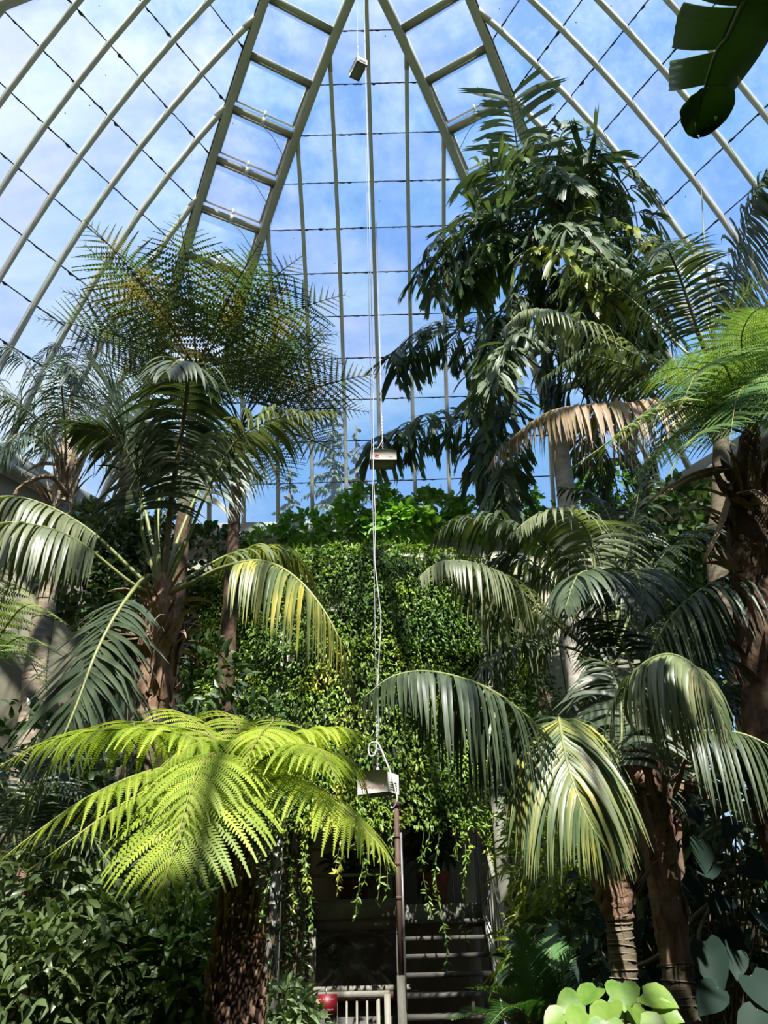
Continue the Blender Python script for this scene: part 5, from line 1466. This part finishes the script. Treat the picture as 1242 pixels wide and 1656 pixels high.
def sensor(label, px_, Y, rot, wd, dp, ht, cordx, chain_from, text=True):
    top = P(*px_, Y)
    rt = thing('sensor_box', label, 'sensor', tuple(top))
    og = loc_of(rt)
    c, s_ = math.cos(rot), math.sin(rot)
    ax = np.array([[c, s_, 0], [-s_, c, 0], [0, 0, 1.0]])     # local x (width), y (depth), z
    X = lambda v: top + np.asarray(v, float) @ ax
    k = 13
    xs = np.linspace(-wd / 2, wd / 2, k)
    arc = -ht * .16 * (xs / (wd / 2)) ** 2
    fpts = [(x, -dp / 2, a) for x, a in zip(xs, arc)] + [(wd / 2, -dp / 2, -ht), (-wd / 2, -dp / 2, -ht)]
    bpts = [(x, dp / 2, z) for x, _, z in fpts]
    nn = len(fpts)
    m = MB().add(X(fpts + bpts), [list(range(nn)), list(range(nn, 2 * nn))[::-1]])
    m.F.setdefault(4, []).append(np.array([[i, (i + 1) % nn, nn + (i + 1) % nn, nn + i] for i in range(nn) if i != nn - 2]))
    m.build('housing', M['box'], rt, og)
    MB().box(X((0, 0, -ht + .012)), wd * .46, dp * .46, .006, ax).build('bottom_plate', M['boxdark'], rt, og)
    for sx in (-1, 1):
        for i in range(4):
            MB().box(X((sx * wd * .502, 0, -ht * (.55 + .1 * i))), .002, dp * .3, .003, ax).build('louvre', M['boxdark'], rt, og)
    MB().tube([X((0, 0, 0)), X((0, 0, .025))], [.016, .008], 8).build('hook_base', M['box'], rt, og, True)
    MB().tube(spline([X((0, 0, .02)), X((0, 0, chain_from * .5)), X((0, 0, chain_from))], 12), .003, 5).build('suspension_wire', M['wire'], rt, og, True)
    nl = 22
    for i in range(nl):
        z = .028 + i * .0155
        if z > chain_from: break
        an = np.arange(9) * 2 * math.pi / 8
        e1 = np.array([1.0, 0, 0]) if i % 2 else np.array([0, 1.0, 0])
        pts = np.array([X(e1 * .0055 * math.cos(a) + np.array([0, 0, z + .011 * math.sin(a)])) for a in an])
        MB().tube(pts, .0018, 4, False).build('chain_link', M['steel'], rt, og, True)
    if text:
        def flat(name, body, size, x, z, mat):
            cu = bpy.data.curves.new(name, 'FONT'); cu.body = body; cu.size = size; cu.extrude = .0004
            tmp = bpy.data.objects.new(name, cu)
            me_ = bpy.data.meshes.new_from_object(tmp); bpy.data.objects.remove(tmp); bpy.data.curves.remove(cu)
            me_.materials.clear(); me_.materials.append(M[mat])
            o = link(name, me_, rt)
            o.matrix_local = Matrix.Translation(Vector(X((x, -dp / 2 - .0015, z)) - og)) @ Matrix([[ax[0][0], 0, -ax[1][0], 0], [ax[0][1], 0, -ax[1][1], 0], [0, 1, 0, 0], [0, 0, 0, 1]])
        flat('lettering', 'Microregel', wd * .115, -wd * .13, -ht * .80, 'print')
        # the squiggly crossed emblem
        lx, lz, u = -wd * .25, -ht * .66, wd * .085
        strokes = [((-1, .9), (0, -.2)), ((0, -.2), (1, .9)), ((-1, -.9), (.2, .4)), ((.2, .4), (1, -.1)), ((-.9, .1), (.1, -1)), ((.1, -1), (.9, -.7)), ((-.4, .9), (.4, .1)), ((.3, .9), (-.6, -.2))]
        m = MB()
        for (a0, b0), (a1, b1) in strokes:
            m.beam(X((lx + a0 * u, -dp / 2 - .001, lz + b0 * u)), X((lx + a1 * u, -dp / 2 - .001, lz + b1 * u)), .001, .0055 * wd / .2, np.array([0, 0, 1.0]))
        m.build('emblem', M['logo'], rt, og)
    return rt, X, og


s1, X1, o1 = sensor('highest sensor box, seen from below just under the top of the dome', (579, 106), 5.3, R(-62), .21, .12, .10, 0, 1.5, False)
MB().tube(spline([X1((.105, .02, -.06)), X1((.13, .03, -.11)), X1((.14, -.03, -.13)), X1((.12, -.05, -.05)), X1((.03, -.04, .02)), X1((0, 0, .1))], 24), .004, 5).build('cable_loop', M['cord'], s1, o1, True)
s2, X2, o2 = sensor('middle sensor box hanging in front of the leafy shrub and window', (619, 734), 5.35, R(4), .205, .15, .098, 0, 2.6)
MB().tube(spline([X2((-.10, .05, -.02)), X2((-.06, .02, .04)), X2((-.015, 0, .09)), X2((.005, 0, .16)), X2((-.002, 0, .3)), X2((0, 0, 1.0)), X2((-.004, 0, 2.5))], 40), .0035, 6).build('cable', M['cord'], s2, o2, True)
s3, X3, o3 = sensor('lowest sensor box with a looped cable beside the bright fern tip', (611, 1248), 5.25, R(-27), .215, .15, .14, 0, 6.0)
lp = [X3((.05, .03, -.13)), X3((.05, .03, -.18)), X3((.085, .02, -.225)), X3((.13, .0, -.19)), X3((.125, -.01, -.12)), X3((.108, -.03, -.03)), X3((.085, -.03, .03)), X3((.02, -.01, .16)), X3((-.01, 0, .185)), X3((-.045, -.01, .18)), X3((-.06, -.01, .14)), X3((-.045, -.01, .10)), X3((-.015, -.01, .11)), X3((-.004, 0, .18)), X3((0, 0, .3))]
MB().tube(spline(lp, 90), .0055, 6).build('cable_loop', M['cord'], s3, o3, True)
# wavy supply cable running up from the lowest box to the dome
cp = [P(613, 1190, 5.25), P(611, 1100, 5.25), P(616, 1010, 5.22), P(612, 960, 5.2), P(606, 905, 5.25), P(607, 840, 5.25), P(604, 770, 5.25), P(604, 690, 5.25), P(603, 610, 5.25), P(597, 330, 5.25), P(590, 60, 5.25), P(589, -20, 5.25)]
wc = MB().tube(spline(cp, 160), .0035, 6).build('supply_cable', M['cord'], None, (0, 0, 0), True)
tag(wc, 'long wavy white supply cable running up from the lowest sensor box', 'cable')

# ------------------------------------------------------------------ undergrowth
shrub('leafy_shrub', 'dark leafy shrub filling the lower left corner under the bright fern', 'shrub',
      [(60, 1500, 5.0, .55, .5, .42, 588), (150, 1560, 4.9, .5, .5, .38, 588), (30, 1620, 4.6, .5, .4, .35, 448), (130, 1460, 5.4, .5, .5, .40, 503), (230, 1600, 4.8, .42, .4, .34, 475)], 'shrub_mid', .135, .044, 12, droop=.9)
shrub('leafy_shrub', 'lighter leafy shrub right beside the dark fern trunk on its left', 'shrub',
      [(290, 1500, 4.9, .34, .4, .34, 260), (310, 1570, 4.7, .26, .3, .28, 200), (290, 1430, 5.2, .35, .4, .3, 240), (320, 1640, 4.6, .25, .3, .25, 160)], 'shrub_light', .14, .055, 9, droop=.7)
shrub('leafy_shrub', 'shaded thicket behind the left palm trunk', 'shrub',
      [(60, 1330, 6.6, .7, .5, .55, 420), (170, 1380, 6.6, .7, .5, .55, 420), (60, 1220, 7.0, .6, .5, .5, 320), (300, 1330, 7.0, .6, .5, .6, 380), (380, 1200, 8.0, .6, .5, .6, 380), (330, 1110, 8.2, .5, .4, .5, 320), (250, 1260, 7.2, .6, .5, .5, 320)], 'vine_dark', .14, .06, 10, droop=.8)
shrub('leafy_shrub', 'pale green small shrub at the bottom between fern trunk and barrier', 'shrub',
      [(450, 1632, 6.0, .22, .25, .17, 190), (482, 1662, 6.0, .18, .25, .14, 150), (430, 1655, 6.0, .2, .25, .15, 110)], 'shrub_pale', .11, .045, 6, droop=.7)
shrub('bamboo_palm', 'sunlit yellow-green bamboo-like leaves behind the short ringed palm', 'shrub',
      [(900, 1390, 7.4, .45, .4, .5, 330), (940, 1470, 7.2, .40, .4, .45, 280), (900, 1540, 7.2, .45, .4, .4, 260), (960, 1330, 7.8, .45, .4, .5, 260)], 'bamboo', .26, .028, 10, droop=1.3, smat='stem_green')
shrub('leafy_shrub', 'sunlit thicket at the right edge behind the reddish-brown trunk', 'shrub',
      [(1160, 1290, 7.0, .7, .5, .45, 420), (1220, 1340, 6.6, .6, .5, .45, 360), (1120, 1370, 7.2, .6, .5, .45, 320), (1215, 1230, 7.4, .7, .5, .4, 320)], 'shrub_mid', .17, .05, 10, droop=.9)
shrub('leafy_shrub', 'dark thicket at the foot of the right palms', 'shrub',
      [(960, 1580, 6.2, .6, .5, .45, 360), (1050, 1540, 6.4, .6, .5, .5, 380), (1150, 1480, 6.2, .7, .5, .5, 420), (1220, 1560, 5.8, .6, .5, .5, 360), (1050, 1450, 7.0, .6, .5, .5, 320)], 'vine_dark', .16, .07, 10, droop=.8)

# dark shrub with large heart-shaped leaves, every leaf its own piece
def heart(L, wd):
    us = [0, .05, .13, .28, .48, .68, .86, 1.0]
    hw = [.03, .52, .82, 1.0, .92, .66, .30, .01]
    back = [0, .16, .13, .05, 0, 0, 0, 0]
    vs, fs = [], []
    for u, h, b in zip(us, hw, back):
        w_, y = wd * h, u * L
        z = -.16 * L * u * u
        for q in (-1, -.5, 0, .5, 1):
            rip = .035 * wd * math.sin(u * 19 + abs(q) * 3) * abs(q)
            vs.append((q * w_, y - b * L * q * q, z + .16 * w_ * abs(q) ** 1.5 + rip))
    for k in range(7):
        for j in range(4):
            b = k * 5 + j
            fs.append([b, b + 1, b + 6, b + 5])
    return vs, fs


def big_leaf_plant(name, label, cat, foot, spots, L, wd, mat, smat, stem_r=.006, face=(0, -.75, .65), droop=.5):
    rt = thing(name, label, cat, foot)
    og = loc_of(rt)
    me = None
    for (x, y, Y, sc_, tw) in spots:
        c = P(x, y, Y)
        if me is None:
            o = MB().add(*heart(L, wd)).build('leaf', M[mat], rt, (0, 0, 0), True); me = o.data
        else:
            o = link('leaf', me, rt)
        nz_ = nrmz(np.array(face) + rng.normal(0, .25, 3))
        dy = nrmz(np.array([math.sin(tw), -.35, -math.cos(tw) * droop - .1]))
        dy = nrmz(dy - nz_ * (dy @ nz_)); dx = np.cross(dy, nz_)
        o.matrix_local = Matrix([[dx[r] * sc_, dy[r] * sc_, nz_[r] * sc_, (c - og)[r]] for r in range(3)] + [[0, 0, 0, 1]])
        b0 = og + np.array([rng.normal(0, .08), rng.normal(0, .08), max(0.0, c[2] - og[2]) * .25])
        MB().tube(spline([b0, b0 * .4 + c * .6 + [0, .06, .05], c], 10), stem_r, 5).build('leaf_stalk', M[smat], rt, og, True)
    return rt


sp_ = []
for x, y, Y, s in ((1130, 1380, 5.2, 1.0), (1190, 1350, 5.3, .8), (1165, 1290, 5.4, .7), (1205, 1420, 5.0, 1.15), (1110, 1440, 5.0, .9), (1170, 1470, 4.9, .8), (1075, 1470, 5.3, .7), (1140, 1545, 4.7, 1.2), (1095, 1590, 4.7, 1.0),
                   (1055, 1560, 4.9, .9), (1030, 1510, 5.1, .8), (1190, 1560, 4.8, .8), (1215, 1600, 4.5, 1.2), (1160, 1620, 4.6, 1.0), (1230, 1500, 4.8, 1.0), (1100, 1650, 4.5, .9), (960, 1540, 5.3, .8), (930, 1575, 5.3, .8), (985, 1590, 5.2, .9), (905, 1540, 5.6, .7), (1050, 1620, 4.9, .9),
                   (1235, 1340, 5.0, .9), (1085, 1395, 5.4, .8), (1150, 1420, 5.2, .9), (1225, 1655, 4.4, 1.0), (975, 1500, 5.6, .8), (1000, 1545, 5.4, .7), (1180, 1520, 5.0, .9), (1120, 1330, 5.6, .8)):
    sp_.append((x, y - 22, Y + (.75 if 985 < x < 1118 else .2), s, rng.uniform(-.7, .7)))
big_leaf_plant('rubber_shrub', 'dark shrub with large hanging heart-shaped leaves in the lower right corner', 'shrub', ground(P(1140, 1600, 5.4)), sp_, .22, .078, 'big_shaded', 'stem')
for pts in ([(1085, 1520, 5.2), (1130, 1475, 5.3), (1175, 1440, 5.4)], [(1025, 1565, 5.3), (1065, 1545, 5.3), (1110, 1500, 5.3)], [(1165, 1590, 5.0), (1130, 1520, 5.2), (1150, 1460, 5.3)]):
    MB().tube(spline([P(*p) for p in pts], 14), np.linspace(.016, .007, 14), 6).build('branch', M['trunk_grey'], bpy.data.objects['rubber_shrub'], loc_of(bpy.data.objects['rubber_shrub']), True)
sp_ = [(x, y - 10, Y, s, t) for x, y, Y, s, t in (
    (1005, 1600, 3.95, 1.0, -.1), (1040, 1618, 3.85, 1.05, .8), (965, 1608, 3.95, .9, -.8), (985, 1632, 3.8, 1.0, -.3), (935, 1628, 3.9, .85, -1.0), (1022, 1640, 3.75, 1.05, .4), (950, 1650, 3.75, .95, -.6),
    (1000, 1622, 4.05, .9, .2), (912, 1650, 3.85, .8, -.9), (1055, 1645, 3.8, .9, 1.0), (980, 1660, 3.7, 1.0, -.1), (1035, 1665, 3.65, 1.0, .6), (925, 1672, 3.7, .9, -.7))]
big_leaf_plant('begonia', 'bright light green broad-leaved plant at the bottom right edge', 'plant', ground(P(985, 1656, 3.9)), sp_, .135, .072, 'big_bright', 'stem_green', face=(0, -.55, .8), droop=.35)

# cycad beside the stairs
cy_ = thing('cycad', 'low dark green cycad with stiff comb-like fronds right of the stairs', 'cycad', ground(P(880, 1700, 5.2)))
trunk(cy_, [loc_of(cy_), P(885, 1740, 5.2), P(885, 1690, 5.2)], [.14, .14, .11], 'trunk_fern2', bumps=.1)
cc = (885, 1690, 5.2)
for ctrl in ([cc, (865, 1600, 5.1), (850, 1540, 5.05), (838, 1505, 5.0)], [cc, (840, 1630, 5.0), (800, 1605, 4.9), (765, 1600, 4.8)], [cc, (905, 1600, 5.1), (925, 1545, 5.1), (945, 1520, 5.1)],
             [cc, (830, 1650, 4.8), (780, 1640, 4.6), (730, 1650, 4.4)], [cc, (890, 1590, 5.4), (890, 1530, 5.6), (895, 1500, 5.7)], [cc, (850, 1640, 4.7), (820, 1630, 4.4), (790, 1660, 4.2)]):
    palm_frond(cy_, ctrl, n=80, L=.20, w=.012, droop=.15, t0=.12, mat='cycad', rmat='rachis', fwd=(.55, .9), lift=.25, r0=.008, K=3, jit=.04)
# grey palm leaves low on the left, below the kentia frond
lp_ = thing('young_palm', 'young palm with narrow pale leaves low at the left edge behind the bright fern', 'palm', ground(P(20, 1400, 5.6)))
cc = (30, 1400, 5.6)
trunk(lp_, [loc_of(lp_), P(28, 1460, 5.6), P(30, 1390, 5.6)], [.06, .05, .03], 'trunk_brown')
for ctrl in ([cc, (60, 1300, 5.5), (110, 1270, 5.4), (160, 1300, 5.3)], [cc, (10, 1290, 5.6), (-20, 1230, 5.6), (-40, 1210, 5.6)], [cc, (90, 1350, 5.3), (140, 1350, 5.1), (180, 1400, 5.0)], [cc, (40, 1280, 5.8), (60, 1210, 6.0), (90, 1190, 6.1)]):
    palm_frond(lp_, ctrl, n=34, L=.42, w=.022, droop=1.0, t0=.2, mat='kentia', r0=.009)
lb = thing('banana_plant', 'broad-leaved banana plant behind the right palm trunks', 'banana plant', ground(P(1030, 1500, 5.9)))
for ctrl, wd in (([(1030, 1450, 5.9), (1025, 1370, 5.85), (1032, 1280, 5.8), (1040, 1225, 5.75)], .10), ([(1060, 1450, 6.0), (1120, 1360, 6.0), (1180, 1322, 5.9), (1235, 1305, 5.8)], .13), ([(1050, 1460, 6.0), (1130, 1420, 5.9), (1200, 1400, 5.8), (1260, 1400, 5.7)], .13)):
    s_ = spline([P(*c) for c in ctrl], 24); T, S_, N_ = frame(s_)
    w_ = wd * np.sin(np.linspace(.05, 3.0, 24)) ** .6
    mb = MB(); add_strips(mb, np.stack([s_ - S_ * w_[:, None] - [0, 0, .03], s_, s_ + S_ * w_[:, None] - [0, 0, .03]], 1)[None])
    mb.build('leaf', M['shrub_mid'], lb, loc_of(lb), True)
trunk(lb, [loc_of(lb), P(1045, 1520, 5.95), P(1040, 1450, 5.95)], [.07, .06, .04], 'stem_green')

# ------------------------------------------------------------------ trees outside, seen through the dusty glass
def spruce(label, x, top_y, Y, rad, n=260):
    tp = P(x, top_y, Y)
    rt = thing('spruce_tree', label, 'tree', (tp[0], Y, -.3), 'spruces outside the glass')
    og = loc_of(rt)
    MB().tube([(tp[0], Y, -.3), (tp[0], Y, tp[2])], [.28, .03], 8).build('trunk', M['stem'], rt, og, True)
    mb = MB()
    H = tp[2]
    for i in range(n):
        q = (i + rng.random()) / n
        z = H * (1 - q ** .8 * .93)
        ln = rad * (.06 + q ** .75) * rng.uniform(.7, 1.1)
        az = i * 2.4 + rng.normal(0, .2)
        s_ = spline(radial_ctrl((tp[0], Y, z), az, R(rng.uniform(-12, 12)), ln, .6, 4), 14)
        T, S_, N_ = frame(s_)
        k = 22
        tt = np.linspace(.1, 1, k)
        for sg in (1, -1):
            b = at_t(s_, tt)
            d = nrmz(sg * at_t(S_, tt) * .8 + at_t(T, tt) * .7 + rng.normal(0, .2, (k, 3)))
            add_strips(mb, leaf_strips(b, d, at_t(N_, tt) + rng.normal(0, .3, (k, 3)), (.12 + .32 * ln * (1 - tt * .7)) * rng.uniform(.6, 1.2, k), .075, 1.4, 2, 'lance', 0))
        mb.tube(s_, np.linspace(.02, .004, 14), 4)
    tag(mb.build('needled_branches', M['spruce'], rt, og), None, kind='stuff')


spruce('tall spruce outside behind the left part of the back glazing', 540, 640, 26, 3.6)
spruce('slimmer spruce outside just left of the middle sensor box', 576, 688, 24, 1.8, 160)
spruce('low spruce outside near the sill left of the shrub', 470, 755, 27, 3.2, 180)
